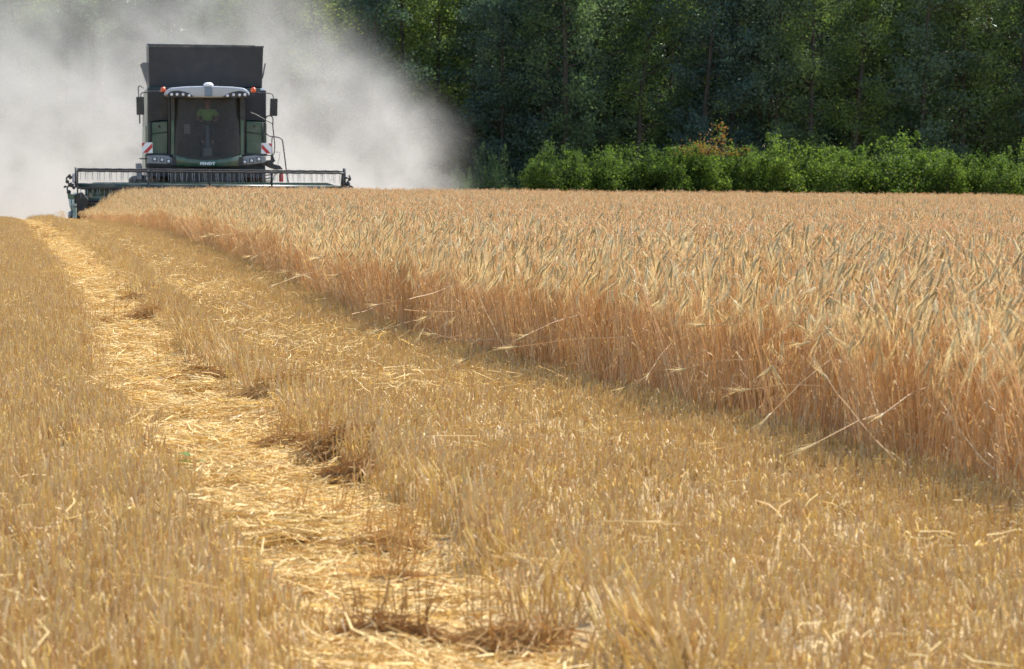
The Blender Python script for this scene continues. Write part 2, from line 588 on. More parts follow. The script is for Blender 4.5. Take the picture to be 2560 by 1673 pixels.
# ------------------------------------------------------------------ ground
def build_ground():
    def axis(segs):
        out = []
        for a, b, s in segs:
            out += list(np.arange(a, b, s))
        return np.array(out)
    xs = axis([(-900, -100, 100), (-100, -40, 10), (-40, -22, 2), (-22, 22, .33), (22, 40, 2), (40, 100, 10), (100, 901, 100)])
    ys = axis([(-300, -20, 40), (-20, 4, 4), (4, 30, .25), (30, 100, .5), (100, 200, 5), (200, 300, 20), (300, 1501, 200)])
    X, Y = np.meshgrid(xs, ys)
    Z = ground_z(X, Y)
    V = np.stack([X, Y, Z], -1).reshape(-1, 3)
    nx, ny = len(xs), len(ys)
    i = np.arange(nx * ny).reshape(ny, nx)
    Q = np.stack([i[:-1, :-1], i[:-1, 1:], i[1:, 1:], i[1:, :-1]], -1).reshape(-1, 4)
    me = np_mesh('field_ground', V, Q, np.zeros(len(Q)))
    a = me.attributes.new('straw_cover', 'FLOAT', 'POINT')
    a.data.foreach_set('value', track_mask(X, Y).astype(np.float32).ravel())
    m, nt, out = new_mat('stubble_soil')
    p = node(nt, 'ShaderNodeBsdfPrincipled')
    tc = node(nt, 'ShaderNodeTexCoord')
    n1 = node(nt, 'ShaderNodeTexNoise')
    n1.inputs['Scale'].default_value = 40
    n1.inputs['Detail'].default_value = 8
    nt.links.new(tc.outputs['Object'], n1.inputs['Vector'])
    r1 = ramp(nt, [(.3, (.15, .10, .05)), (.5, (.33, .23, .10)), (.7, (.50, .36, .16))])
    r2 = ramp(nt, [(.3, (.30, .19, .07)), (.5, (.50, .33, .12)), (.75, (.62, .44, .18))])
    at = node(nt, 'ShaderNodeAttribute', attribute_name='straw_cover')
    mx = node(nt, 'ShaderNodeMix', data_type='RGBA')
    nt.links.new(n1.outputs['Fac'], r1.inputs[0])
    nt.links.new(n1.outputs['Fac'], r2.inputs[0])
    nt.links.new(at.outputs['Fac'], mx.inputs[0])
    nt.links.new(r1.outputs[0], mx.inputs[6])
    nt.links.new(r2.outputs[0], mx.inputs[7])
    nt.links.new(mx.outputs[2], p.inputs['Base Color'])
    p.inputs['Roughness'].default_value = .9
    bp = node(nt, 'ShaderNodeBump')
    bp.inputs['Strength'].default_value = .6
    bp.inputs['Distance'].default_value = .03
    nt.links.new(n1.outputs['Fac'], bp.inputs['Height'])
    nt.links.new(bp.outputs[0], p.inputs['Normal'])
    nt.links.new(p.outputs[0], out.inputs[0])
    o = link('ground', me, m, smooth=True)
    tag(o, 'pale brown soil and straw ground of the harvested field', 'ground', kind='structure')
    return o


build_ground()

# combine frame (needed to clear the crop where the machine has cut)
CB_O = Vector((-8.14, 86.0, float(crest(86.0))))
CB_A = math.radians(7.8)


def cb_local(x, y):
    dx, dy = x - CB_O.x, y - CB_O.y
    c, s = math.cos(CB_A), math.sin(CB_A)
    return dx * c + dy * s, -dx * s + dy * c


def in_view(x, y, mx=2.5):
    return (np.abs(x) < .165 * y + mx) & (y > 5.5)


def sample(n_per_m2, x0, x1, y0, y1):
    n = int(n_per_m2 * (x1 - x0) * (y1 - y0))
    return RNG.uniform(x0, x1, n), RNG.uniform(y0, y1, n)


def build_barley():
    xs, ys = [], []
    for dens, y0, y1 in ((75, 9, 30), (58, 30, 60), (46, 60, 97)):
        xm = .165 * y1 + 3
        x, y = sample(dens, -xm, xm, y0, y1)
        xs.append(x); ys.append(y)
    x, y = np.concatenate(xs), np.concatenate(ys)
    u, v = uv_of(x, y)
    ue = edge_u(v) + (fbm(v * 1.7, v * 0 + 3, 21) - .5) * .30
    lx, ly = cb_local(x, y)
    keep = (u < ue) & in_view(x, y) & ~((ly > .35) & (np.abs(lx) < 3.95)) & (x < .165 * y + 2.2)
    x, y, u, v, ue = (a[keep] for a in (x, y, u, v, ue))
    n = len(x)
    P = np.stack([x, y, ground_z(x, y) - .01], 1)
    inn = ue - u
    far = ss(45, 68, v)
    hf = (1 - far) * (.90 + .10 * ss(0, .5, inn)) + far * (.42 + .58 * ss(0, 1.15, inn))
    hf = hf * (.92 + .16 * fbm(x * .5, y * .5, 5)) * RNG.uniform(.88, 1.08, n)
    spread = .06 + .14 * np.exp(-inn / .25)
    rot = np.stack([RNG.normal(0, 1, n) * spread, RNG.normal(-.02, 1, n) * spread, RNG.normal(0, .6, n)], 1)
    scl = np.stack([np.ones(n), np.ones(n), np.ones(n)], 1) * hf[:, None]
    scl[:, :2] = .5 + .5 * scl[:, :2]
    scatter('standing_barley', P, rot, scl, [barley_tuft(i) for i in range(14)],
            'ripe golden barley still standing beside the cut strip', 'barley')
    print('barley tufts', n)


def build_stubble():
    x, y = sample(95, -17, 8, 6, 30)
    x2, y2 = sample(62, -19, 2, 30, 100)
    x, y = np.concatenate([x, x2]), np.concatenate([y, y2])
    u, v = uv_of(x, y)
    lx, ly = cb_local(x, y)
    tm = track_mask(x, y)
    bare = ss(.55, .8, fbm(x * 1.1, y * 1.1, 60))
    keep = (u > edge_u(v) - .05) & in_view(x, y) & (RNG.random(len(x)) > tm * 1.0) & (RNG.random(len(x)) > .6 * bare)
    u, v = u[keep], v[keep]
    u = np.round(u / .14) * .14 + RNG.normal(0, .028, len(u))
    x, y = xy_of(u, v)
    n = len(x)
    ridge = np.exp(-((u - track_r(v) + .14) / .13) ** 2)            # taller bank along the track
    left = ss(0, .3, u - track_l(v))
    hs = .85 + .95 * ridge + .30 * left + .25 * (fbm(x * 2, y * 2, 8) - .5)
    P = np.stack([x, y, ground_z(x, y)], 1)
    sp = .10 + .22 * ridge
    rot = np.stack([RNG.normal(0, 1, n) * sp, RNG.normal(0, 1, n) * sp, RNG.uniform(0, 6.28, n)], 1)
    scl = np.stack([np.full(n, 1.0), np.full(n, 1.0), hs * RNG.uniform(.8, 1.2, n)], 1)
    scatter('stubble', P, rot, scl, [stubble_tuft(i) for i in range(12)], 'short cut barley stubble beside the flattened track', 'stubble')
    print('stubble tufts', n)


def build_straw():
    # trodden straw in the wheel track
    x, y = sample(210, -17, 8, 6, 36)
    x2, y2 = sample(110, -19, 2, 36, 90)
    x, y = np.concatenate([x, x2]), np.concatenate([y, y2])
    tm = track_mask(x, y)
    keep = in_view(x, y) & (RNG.random(len(x)) < tm)
    x, y = x[keep], y[keep]
    n = len(x)
    lump = np.clip(fbm(x * 3, y * 3, 70) - .52, 0, 1) * .32
    P = np.stack([x, y, ground_z(x, y) + lump], 1)
    rot = np.stack([RNG.normal(0, .12, n), RNG.normal(0, .12, n), RNG.uniform(0, 6.28, n)], 1)
    scl = RNG.uniform(.8, 1.25, (n, 1)) * np.ones(3)
    scatter('trodden_straw', P, rot, scl, [straw_bits(i) for i in range(12)], 'bright yellow trodden straw in the wheel track', 'straw')
    # loose straw lying over the stubble
    x, y = sample(46, -17, 8, 6, 36)
    x2, y2 = sample(30, -19, 2, 36, 96)
    x, y = np.concatenate([x, x2]), np.concatenate([y, y2])
    u, v = uv_of(x, y)
    w = .07 + .9 * np.exp(-((u - .55 * track_r(v) - .45) / .5) ** 2) * ss(0, 7, v)
    w = w * ss(.25, .7, fbm(x * .9, y * .9, 90)) * 1.3
    keep = in_view(x, y) & (u > edge_u(v) - .1) & (RNG.random(len(x)) < w) & (track_mask(x, y) < .5)
    x, y = x[keep], y[keep]
    n = len(x)
    P = np.stack([x, y, ground_z(x, y) + RNG.uniform(.035, .10, n)], 1)
    rot = np.stack([RNG.normal(0, .22, n), RNG.normal(0, .22, n), RNG.uniform(0, 6.28, n)], 1)
    scl = RNG.uniform(.8, 1.3, (n, 1)) * np.ones(3)
    scatter('loose_straw', P, rot, scl, [straw_bits(40 + i, 7, .15, .03, .04, .17) for i in range(10)], 'loose threshed straw lying scattered over the stubble', 'straw')
    print('straw', n)


build_barley()
build_stubble()
build_straw()

# ------------------------------------------------------------------ combine harvester
CB = empty('combine_harvester', CB_O, CB_A)
tag(CB, 'dark green combine harvester cutting the barley in front of a dust cloud', 'combine harvester')
CBM = Matrix.Translation(CB_O) @ Matrix.Rotation(CB_A, 4, 'Z')
CBI = CBM.inverted()
CAM_L = CBI @ Vector((0, 0, EYE))


def cp(px, py, yl):
    """machine coordinates of the point seen at a photo pixel, at depth yl behind the cutter bar"""
    d = CBI.to_3x3() @ ray(px, py)
    t = (yl - CAM_L.y) / d.y
    return CAM_L + d * t


def finish(name, bm, mat, parent, bevel=0.0, smooth=False):
    bmesh.ops.recalc_face_normals(bm, faces=bm.faces)
    me = bpy.data.meshes.new(name)
    bm.to_mesh(me)
    bm.free()
    o = link(name, me, mat, parent, smooth)
    if bevel > 0:
        b = o.modifiers.new('bevel', 'BEVEL')
        b.width = bevel
        b.segments = 2
        b.limit_method = 'ANGLE'
    return o


def prism(name, pts, yl, t, mat, parent=CB, bevel=.012, lean=0.0):
    """outline given in photo pixels at depth yl, extruded t metres backwards"""
    bm = bmesh.new()
    f = [bm.verts.new(cp(x, y, yl)) for x, y in pts]
    zb = min(v.co.z for v in f)
    for v in f:
        v.co.y -= lean * (v.co.z - zb)
    r = [bm.verts.new(v.co + Vector((0, t, 0))) for v in f]
    n = len(f)
    bm.faces.new(f)
    bm.faces.new(r[::-1])
    for i in range(n):
        bm.faces.new((f[i], r[i], r[(i + 1) % n], f[(i + 1) % n]))
    return finish(name, bm, mat, parent, bevel)


def block(name, lo, hi, mat, parent=CB, bevel=.01):
    bm = bmesh.new()
    bmesh.ops.create_cube(bm, size=1)
    for v in bm.verts:
        v.co = Vector([lo[k] + (v.co[k] + .5) * (hi[k] - lo[k]) for k in range(3)])
    return finish(name, bm, mat, parent, bevel)


def pipe(name, pts, r, mat, parent=CB, sides=8):
    mb = MB()
    mb.tube(pts, r, sides, 0, .5, cap=True)
    return link(name, mb.mesh(name), mat, parent, True)


def smooth_path(pts, n=5):
    pts = [Vector(p) for p in pts]
    out = []
    for i in range(len(pts) - 1):
        p0, p1, p2, p3 = pts[max(i - 1, 0)], pts[i], pts[i + 1], pts[min(i + 2, len(pts) - 1)]
        for k in range(n):
            t = k / n
            out.append(.5 * ((2 * p1) + (p2 - p0) * t + (2 * p0 - 5 * p1 + 4 * p2 - p3) * t * t + (3 * p1 - p0 - 3 * p2 + p3) * t ** 3))
    return out + [pts[-1]]


def lathe(name, prof, centre, axis, mat, parent=CB, seg=24):
    """profile of (radius, offset along axis)"""
    ax = Vector(axis).normalized()
    a = ax.cross(Vector((0, 0, 1)))
    if a.length < .1: a = Vector((1, 0, 0))
    a.normalize()
    b = ax.cross(a)
    bm = bmesh.new()
    rings = []
    for r, h in prof:
        rings.append([bm.verts.new(Vector(centre) + ax * h + (a * math.cos(6.28318 * k / seg) + b * math.sin(6.28318 * k / seg)) * max(r, .0005)) for k in range(seg)])
    for i in range(len(rings) - 1):
        for k in range(seg):
            bm.faces.new((rings[i][k], rings[i][(k + 1) % seg], rings[i + 1][(k + 1) % seg], rings[i + 1][k]))
    bm.faces.new(rings[0][::-1])
    bm.faces.new(rings[-1])
    return finish(name, bm, mat, parent, 0, True)


def build_combine():
    # ---- body and grain tank
    gl = cp(367, 390, 4.6)
    gr = cp(659, 390, 4.6)
    zt = cp(500, 219, 4.6).z
    body = block('body', (gl.x, 4.6, 1.25), (gr.x, 9.6, zt), M['dark_green'], bevel=.05)
    block('side_panel', (gl.x - .03, 5.0, 1.5), (gl.x + .02, 9.4, 2.7), M['green'], body)
    block('side_panel', (gr.x - .02, 5.0, 1.5), (gr.x + .03, 9.4, 2.7), M['green'], body)
    block('front_wall', (gl.x + .04, 4.52, 2.3), (gr.x - .04, 4.597, zt - .03), M['tank'], body)
    block('straw_hood', (gl.x + .3, 9.55, 1.1), (gr.x - .3, 11.0, zt - .9), M['green'], body, .08)
    tank = empty('grain_tank')
    tank.parent = CB
    prism('front_flap', [(373, 117), (658, 118), (655, 218), (374, 218)], 5.05, .04, M['tank'], tank, lean=.05)
    fr = prism('flap_rim', [(371, 114), (660, 115), (660, 119), (371, 118)], 4.98, .06, M['steel'], tank)
    a, b = cp(373, 218, 5.05), cp(655, 218, 5.05)
    ztop = cp(373, 117, 5.05).z
    bm = bmesh.new()                                         # sloping side sheets and the back sheet of the tank extension
    for s, x in ((-1, a.x), (1, b.x)):
        q = [bm.verts.new(p) for p in ((x, 5.06, zt), (x, 8.0, zt), (x + s * .02, 8.05, ztop + .17), (x + s * .02, 5.0, ztop))]
        bm.faces.new(q)
    q = [bm.verts.new(p) for p in ((a.x, 8.0, zt), (b.x, 8.0, zt), (b.x - .03, 8.12, ztop + .20), (a.x - .0, 8.12, ztop + .20))]
    bm.faces.new(q)
    o = finish('tank_side', bm, M['tank'], tank)
    sm = o.modifiers.new('thick', 'SOLIDIFY'); sm.thickness = .03
    prism('side_flap', [(350, 161), (356, 157), (369, 156), (367, 211)], 6.0, .5, M['grey'], tank, .004)
    prism('side_flap', [(665, 158), (663.5, 158), (656.5, 196), (658, 196)], 6.0, .5, M['grey'], tank, .003)
    block('white_cap', (cp(650, 0, 5).x, 4.5, cp(0, 220, 4.5).z), (cp(660, 0, 5).x, 4.6, cp(0, 213, 4.5).z), M['white'], tank)
    # ---- green service doors either side of the cab
    for L in (True, False):
        X = (lambda v: v) if L else (lambda v: 1034.5 - v)
        d = prism('service_door', [(X(378), 306), (X(420), 303), (X(420), 386), (X(378), 386)], 3.75, .8, M['green'], CB, .03)
        prism('upper_panel', [(X(369), 226), (X(421), 226), (X(421), 302), (X(395), 302), (X(378), 305), (X(369), 318)], 4.1, .45, M['black'] if L else M['tank'], CB, .02)
        prism('door_edge', [(X(368), 308), (X(377), 306), (X(377), 387), (X(368), 387)], 3.9, .7, M['dark_green'], CB, .02)
        pipe('door_seam', [cp(X(378), 335, 3.735), cp(X(400), 333, 3.735), cp(X(420), 330, 3.735)], .012, M['black'], d)
        pipe('door_seam', [cp(X(378), 306, 3.74), cp(X(378), 386, 3.74)], .014, M['black'], d)
        lathe('door_latch', [(.03, -.01), (.03, .02)], cp(X(398), 316, 3.73), (0, 1, 0), M['black'], d, 12)
        prism('door_post', [(X(421), 240), (X(428), 240), (X(428), 387), (X(421), 387)], 3.55, .5, M['black'], CB, .02)
        prism('door_sill', [(X(366), 385), (X(432), 385), (X(432), 390), (X(366), 390)], 3.5, .8, M['black'], CB, .01)
    # ---- cab
    cab = empty('cab')
    cab.parent = CB
    nu, nv = 28, 16
    bm = bmesh.new()
    grid = []
    for j in range(nv + 1):
        row = []
        for i in range(nu + 1):
            u = i / nu * 2 - 1
            t = j / nv
            py = 241 + t * ((386 - 241) + 14.5 * (1 - abs(u) ** 2.4))
            hw = 79.5 + 2.5 * math.sin(t * 2.6)
            row.append(bm.verts.new(cp(518.5 + u * hw, py, 2.62 + .42 * abs(u) ** 2.2 + .10 * (1 - t))))
        grid.append(row)
    for j in range(nv):
        for i in range(nu):
            bm.faces.new((grid[j][i], grid[j][i + 1], grid[j + 1][i + 1], grid[j + 1][i]))
    finish('windscreen', bm, M['glass'], cab, 0, True)
    # green apron below the screen, following its curve
    bm = bmesh.new()
    top, bot = [], []
    for i in range(nu + 1):
        u = i / nu * 2 - 1
        top.append(bm.verts.new(cp(518.5 + u * 84, 387 + 14.5 * (1 - abs(u) ** 2.4) - 1, 2.58 + .46 * abs(u) ** 2.2)))
        bot.append(bm.verts.new(cp(518.5 + u * 84, 417 - 1.5 * abs(u), 2.60 + .48 * abs(u) ** 2.2)))
    for i in range(nu):
        bm.faces.new((top[i], top[i + 1], bot[i + 1], bot[i]))
    ap = finish('front_apron', bm, M['green'], cab, 0, True)
    sm = ap.modifiers.new('thick', 'SOLIDIFY'); sm.thickness = .05; sm.offset = 0
    ap.modifiers.new('bevel', 'BEVEL').width = .012
    tx = bpy.data.curves.new('lettering', 'FONT')
    tx.body = 'FENDT'
    tx.size = .11
    tx.extrude = .006
    tx.offset = .006
    tx.align_x, tx.align_y = 'CENTER', 'CENTER'
    tx.space_character = 1.12
    to = bpy.data.objects.new('lettering', tx)
    me = bpy.data.meshes.new_from_object(to)
    bpy.data.objects.remove(to)
    lo = link('lettering', me, M['white'], ap)
    lo.location = cp(519, 409.5, 2.535)
    lo.rotation_euler = (math.pi / 2, 0, 0)
    lo.scale = (1.12, .9, 1)
    for L in (True, False):
        X = (lambda v: v) if L else (lambda v: 1037 - v)
        prism('pillar', [(X(428.5), 240), (X(437), 240), (X(436), 300), (X(436), 388), (X(428.5), 388)], 3.05, .16, M['green'], cab, .02)
        prism('pillar_trim', [(X(428.5), 238), (X(437.5), 238), (X(437), 296), (X(428.5), 302)], 3.02, .05, M['black'], cab, .015)
        x = cp(X(430), 300, 3.2).x
        z0, z1 = cp(430, 386, 3.2).z, cp(430, 243, 3.2).z
        block('side_window', (x - .01, 3.2, z0 + .1), (x + .01, 4.4, z1), M['glass'], cab, 0)
    x0, x1 = cp(430, 300, 3.2).x, cp(607, 300, 3.2).x
    zf, zc = cp(430, 392, 3.2).z, cp(430, 240, 3.2).z
    block('cab_floor', (x0, 2.95, zf - .25), (x1, 4.5, zf + .02), M['black'], cab)
    block('rear_wall', (x0, 4.42, zf), (x1, 4.5, zc), M['black'], cab)
    seat = empty('driver_seat'); seat.parent = cab
    sx = cp(518, 300, 4.0).x
    zs = cp(518, 318, 3.9).z
    block('seat_cushion', (sx - .26, 3.70, zs - .14), (sx + .26, 4.22, zs - .02), M['seat'], seat, .05)
    block('seat_back', (sx - .25, 4.16, zs - .06), (sx + .25, 4.30, zs + .62), M['seat'], seat, .05)
    block('seat_base', (sx - .18, 3.8, zf), (sx + .18, 4.15, zs - .14), M['black'], seat, .02)
    col = empty('steering_column'); col.parent = cab
    ca, cb2 = cp(519, 374, 3.28), cp(519, 314, 3.44)
    pipe('column', [ca, (ca + cb2) / 2, cb2], [.075, .05, .055], M['blue'], col, 12)
    block('column_foot', (ca.x - .13, ca.y - .1, zf), (ca.x + .13, ca.y + .12, ca.z + .05), M['grey'], col, .04)
    ring = []
    wa = Vector((0, .42, .91))
    wb = Vector((1, 0, 0)); wc = wa.cross(wb)
    wcn = cb2 + Vector((0, .02, .03))
    for k in range(25):
        ring.append(wcn + (wb * math.cos(k / 24 * 6.2832) + wc * math.sin(k / 24 * 6.2832)) * .21)
    wh = pipe('steering_wheel', ring, .016, M['black'], col, 6)
    for k in range(3):
        w = math.pi / 2 + k * 2.0944
        pipe('spoke', [wcn, wcn + (wb * math.cos(w) + wc * math.sin(w)) * .205], .014, M['black'], wh, 6)
    block('control_screen', (cp(461, 0, 3.5).x, 3.50, cp(0, 330, 3.5).z), (cp(477, 0, 3.5).x, 3.54, cp(0, 305, 3.5).z), M['grey'], cab, .01)
    pipe('screen_post', [cp(469, 388, 3.54), cp(469, 322, 3.55)], .018, M['black'], cab)
    pipe('wiper', [cp(497, 396, 2.60), cp(505, 372, 2.60), cp(489, 345, 2.62)], .008, M['black'], cab, 5)
    # ---- roof with two lamp pods
    outl = [(412, 237), (415, 227), (424, 220), (462, 216.5), (519, 215), (580, 217), (608, 220), (621, 227), (626, 239),
            (609, 242), (560, 243.5), (519, 244), (480, 243.5), (428, 242)]
    roof = prism('roof', outl, 2.45, 2.1, M['silver'], cab, .06)
    for pts in ([(417.5, 239), (421, 233), (428, 228), (444, 226.5), (462, 229.5), (475, 234), (484, 241.5), (460, 244), (424, 244)],
                [(623, 240), (619, 233), (612, 229), (598, 227.5), (582, 230), (568, 235), (556, 242.5), (580, 245), (616, 245)]):
        pod = prism('lamp_pod', pts, 2.43, .10, M['black'], roof, .01)
    for x, y in ((429.2, 236.3), (442.7, 236.3), (457.8, 236.3), (473, 238.8), (568.7, 239.7), (583.9, 237.2), (599, 237.6), (612, 237.2)):
        lathe('work_lamp', [(.040, 0), (.040, -.02), (.030, -.03), (.0, -.034)], cp(x, y, 2.43), (0, 1, 0), M['lens'], roof, 16)
    g = cp(521, 232, 2.5)
    ped = block('antenna_bracket', (g.x - .105, 2.42, cp(521, 241, 2.45).z), (g.x + .105, 2.58, cp(521, 216, 2.45).z), M['blue'], roof, .02)
    dm = cp(521, 216.5, 2.55)
    lathe('antenna_dome', [(.125, 0), (.14, .025), (.135, .06), (.10, .095), (.05, .11), (0, .113)], dm, (0, 0, 1), M['white'], ped)
    for x, y in ((408.2, 224), (633.4, 225)):
        p = cp(x, y, 3.2)
        pipe('beacon_stem', [p + Vector((0, 0, -.22)), p + Vector((0, 0, -.05))], .018, M['black'], CB)
        lathe('beacon', [(.06, -.07), (.068, -.03), (.068, .03), (.05, .06), (.015, .072)], p, (0, 0, 1), M['orange'], CB)
    # ---- mirrors
    for L in (True, False):
        pts = [(340.5, 242), (360, 242), (361, 287), (341.5, 287.5)] if L else [(676, 246), (694.5, 246.5), (693.5, 290.5), (674.5, 290)]
        mir = prism('mirror', pts, 2.9, .10, M['black'], CB, .02)
        for q in ([[(402, 229), (370, 231), (354, 233), (352, 243)], [(360, 221), (348, 215), (346, 226), (347, 243)]] if L else [[(640, 231), (660, 233), (679, 235), (684, 246)]]):
            pipe('mirror_arm', smooth_path([cp(x, y, 2.98) for x, y in q]), .014, M['black'], mir, 6)
        if L:
            pipe('mirror_stay', [cp(349, 287, 2.98), cp(349.5, 309, 2.98)], .020, M['black'], mir, 6)
            pipe('mirror_stay', [cp(357.5, 287, 2.98), cp(357, 318, 2.98)], .007, M['black'], mir, 6)
    # ---- headlamp panels
    for pts, lamps in (([(369, 389), (395, 388), (421, 389.5), (432, 397), (445, 411.5), (370, 409)], [(387, 398), (405, 400), (422, 403.5)]),
                       ([(665, 391), (640, 389), (610, 392), (603, 400), (591.5, 414), (640, 410), (665, 406)], [(611.6, 405), (629, 402), (647, 398.5)])):
        pn = prism('headlamp_panel', pts, 3.0, .35, M['grey'], CB, .02)
        for x, y in lamps:
            c = cp(x, y, 2.995)
            block('lamp_housing', (c.x - .06, c.y - .012, c.z - .055), (c.x + .06, c.y + .03, c.z + .055), M['black'], pn, .01)
            lathe('headlamp', [(.042, 0), (.042, -.015), (.03, -.028), (0, -.034)], cp(x, y, 2.98), (0, 1, 0), M['lens'], pn, 16)
    # ---- red and white warning boards
    for L in (True, False):
        P = [(354, 357), (381, 356), (382, 383), (355, 383)] if L else [(654, 358), (680.5, 358), (679, 384.5), (653, 384.5)]
        bd = prism('warning_board', P, 2.80, .02, M['white'], CB, .003)

        def bl(s, t):
            if not L: s = 1 - s
            (x0, y0), (x1, y1), (x2, y2), (x3, y3) = P
            return ((x0 * (1 - s) + x1 * s) * (1 - t) + (x3 * (1 - s) + x2 * s) * t, (y0 * (1 - s) + y1 * s) * (1 - t) + (y3 * (1 - s) + y2 * s) * t)
        for poly in ([(0.02, .02), (.36, .02), (.02, .42)], [(.95, .10), (.98, .48), (.50, .97), (.08, .97)]):
            prism('red_stripe', [bl(*q) for q in poly], 2.795, .012, M['red'], bd, 0)
    # ---- chassis, wheels, feeder house
    block('chassis', (cp(368, 0, 4).x, 3.1, 1.25), (cp(660, 0, 4).x, 4.7, cp(500, 408, 3.1).z), M['black'], CB, .03)
    prism('bumper', [(366, 410), (440, 416), (519, 420), (595, 417), (664, 408), (662, 424), (600, 430), (440, 430), (368, 426)], 3.1, .5, M['black'], CB, .02)
    fh = prism('feeder_house', [(432, 424), (606, 424), (612, 462), (428, 462)], 1.75, 1.7, M['black'], CB, .03)
    for s, px in ((-1, 400), (1, 634)):
        c = cp(px, 0, 4.3)
        R, W = .92, .33
        prof = [(.42, -W), (.78, -W), (.88, -W + .06), (R, -W + .16), (R, W - .16), (.88, W - .06), (.78, W), (.42, W)]
        whl = lathe('wheel', prof, (c.x, 4.3, R), (1, 0, 0), M['rubber'], CB, 40)
        lathe('rim', [(.40, -W + .05), (.40, W - .05), (.15, W - .1), (.05, W - .1)] if s > 0 else [(.05, -W + .1), (.15, -W + .1), (.40, -W + .05), (.40, W - .05)], (c.x, 4.3, R), (1, 0, 0), M['green'], whl, 24)
        for k in range(22):
            w = k / 22 * 6.2832
            d = Vector((0, math.cos(w), math.sin(w)))
            cc = Vector((c.x, 4.3, R)) + d * (R + .015)
            tt = Vector((0, -math.sin(w), math.cos(w)))
            for h in (-1, 1):
                pipe('lug', [cc + Vector((h * .02, 0, 0)) + tt * .05, cc + Vector((h * .28, 0, 0)) - tt * .10 - d * .03], .028, M['rubber'], whl, 4)
    for px in (345, 655):
        c = cp(px + 12, 0, 8.6)
        lathe('rear_wheel', [(.25, -.22), (.5, -.22), (.6, -.1), (.6, .1), (.5, .22), (.25, .22)], (c.x, 8.6, .6), (1, 0, 0), M['rubber'], CB, 28)
    block('rear_axle', (cp(345, 0, 8.6).x, 8.5, .5), (cp(655, 0, 8.6).x, 8.7, .75), M['steel'])
    # left side: step guard and lower clutter beside the tyre
    prism('step_guard', [(339, 409), (353, 408), (356, 420), (356, 449), (342, 449)], 3.6, .5, M['grey'], CB, .02)
    prism('side_cover', [(322, 447), (331, 440), (345, 439), (366, 437), (366, 460), (322, 460)], 3.7, .8, M['steel'], CB, .05)
    pipe('marker_arm', [cp(349, 397, 3.2), cp(370, 397, 3.2)], .018, M['black'])
    pipe('marker_arm', [cp(364.5, 388, 3.2), cp(365, 410, 3.2), cp(369, 422, 3.2)], .016, M['black'])
    # ---- right side: railing, ladder head, platform, extinguisher
    rail = empty('access_ladder'); rail.parent = CB
    Z = lambda x, y: cp(600 + x / 6.48, 240 + y / 6.48, 3.3)
    pipe('handrail', smooth_path([Z(410, 590), Z(408, 420), Z(425, 345), Z(470, 322), Z(515, 335), Z(535, 390), Z(530, 480), Z(545, 620), Z(535, 660), Z(460, 640), Z(410, 590)]), .017, M['black'], rail, 6)
    pipe('handrail', smooth_path([Z(535, 660), Z(600, 668), Z(660, 690), Z(690, 740), Z(720, 960), Z(750, 1200), Z(780, 1400)]), .018, M['black'], rail, 6)
    pipe('handrail', smooth_path([Z(520, 670), Z(515, 800), Z(520, 960)]), .015, M['black'], rail, 6)
    pipe('handrail', smooth_path([Z(550, 670), Z(562, 780), Z(556, 900), Z(530, 955), Z(420, 965)]), .015, M['black'], rail, 6)
    pipe('mirror_stay', smooth_path([Z(160, 265), Z(290, 320), Z(400, 385), Z(480, 425), Z(528, 455)]), .014, M['black'], rail, 6)
    pipe('cable', smooth_path([Z(565, 910), Z(630, 915), Z(645, 950), Z(610, 1110)]), .006, M['black'], rail, 5)
    prism('platform', [(664, 401), (680, 400), (684, 410), (700, 414), (708, 424), (690, 424), (676, 419), (664, 412)], 3.2, .9, M['black'], rail, .02)
    prism('ladder_hinge', [(677, 389), (683, 388), (686, 398), (689, 402), (682, 408), (677, 402)], 3.25, .12, M['black'], rail, .01)
    for y in (431, 438, 446):
        prism('step', [(656, y), (676, y - 2), (676, y + 1), (656, y + 3)], 3.5, .25, M['steel'], rail, .005)
    p0 = cp(703, 455, 3.4)
    ex = lathe('fire_extinguisher', [(.05, 0), (.062, .02), (.062, .20), (.04, .25), (.02, .27)], p0, (0, 0, 1), M['red'], CB, 16)
    lathe('extinguisher_cap', [(.03, .27), (.03, .31), (.015, .33)], p0, (0, 0, 1), M['black'], ex, 12)
    pipe('hose', smooth_path([cp(683, 452, 3.3), cp(685, 440, 3.3), cp(692, 434, 3.3), cp(702, 432, 3.3)]), .010, M['black'], ex, 6)
    # ---- header
    hd = empty('header'); hd.parent = CB
    xl, xr = cp(192, 460, .6).x, cp(858, 460, .6).x
    zr = cp(523, 468, .6).z
    Rr = .5
    zback = cp(523, 457, 1.55).z
    bk = prism('back_sheet', [(236, 456), (818, 457), (834, 462), (834, 500), (212, 500), (212, 464)], 1.55, .05, M['green'], hd, .01)
    block('header_beam', (xl + .1, 1.50, zback - .22), (xr - .1, 1.62, zback - .07), M['steel'], hd)
    block('header_floor', (xl, .35, .10), (xr, 1.6, .15), M['steel'], hd)
    zb0 = .32
    mb = MB()
    mb.tube([(xl, 1.15, zb0 + .2), (xr, 1.15, zb0 + .2)], .2, 18, 0, .5, True)
    au = link('auger', mb.mesh('auger'), M['green'], hd, True)
    for s in (-1, 1):
        mb = MB()
        n = 130
        prev = None
        for i in range(n + 1):
            t = i / n
            x = (xl if s < 0 else xr) + (-s) * t * (xr - xl) * .40
            w = s * t * 6.2832 * 6
            d = Vector((0, math.cos(w), math.sin(w)))
            c = Vector((x, 1.15, zb0 + .2))
            b = len(mb.v)
            mb.v += [c + d * .19, c + d * .31]
            if prev is not None: mb.face((prev, prev + 1, b + 1, b))
            prev = b
        link('auger_flight', mb.mesh('auger_flight'), M['steel'], au)
    block('cutter_bar', (xl, .22, .10), (xr, .36, .14), M['steel'], hd)
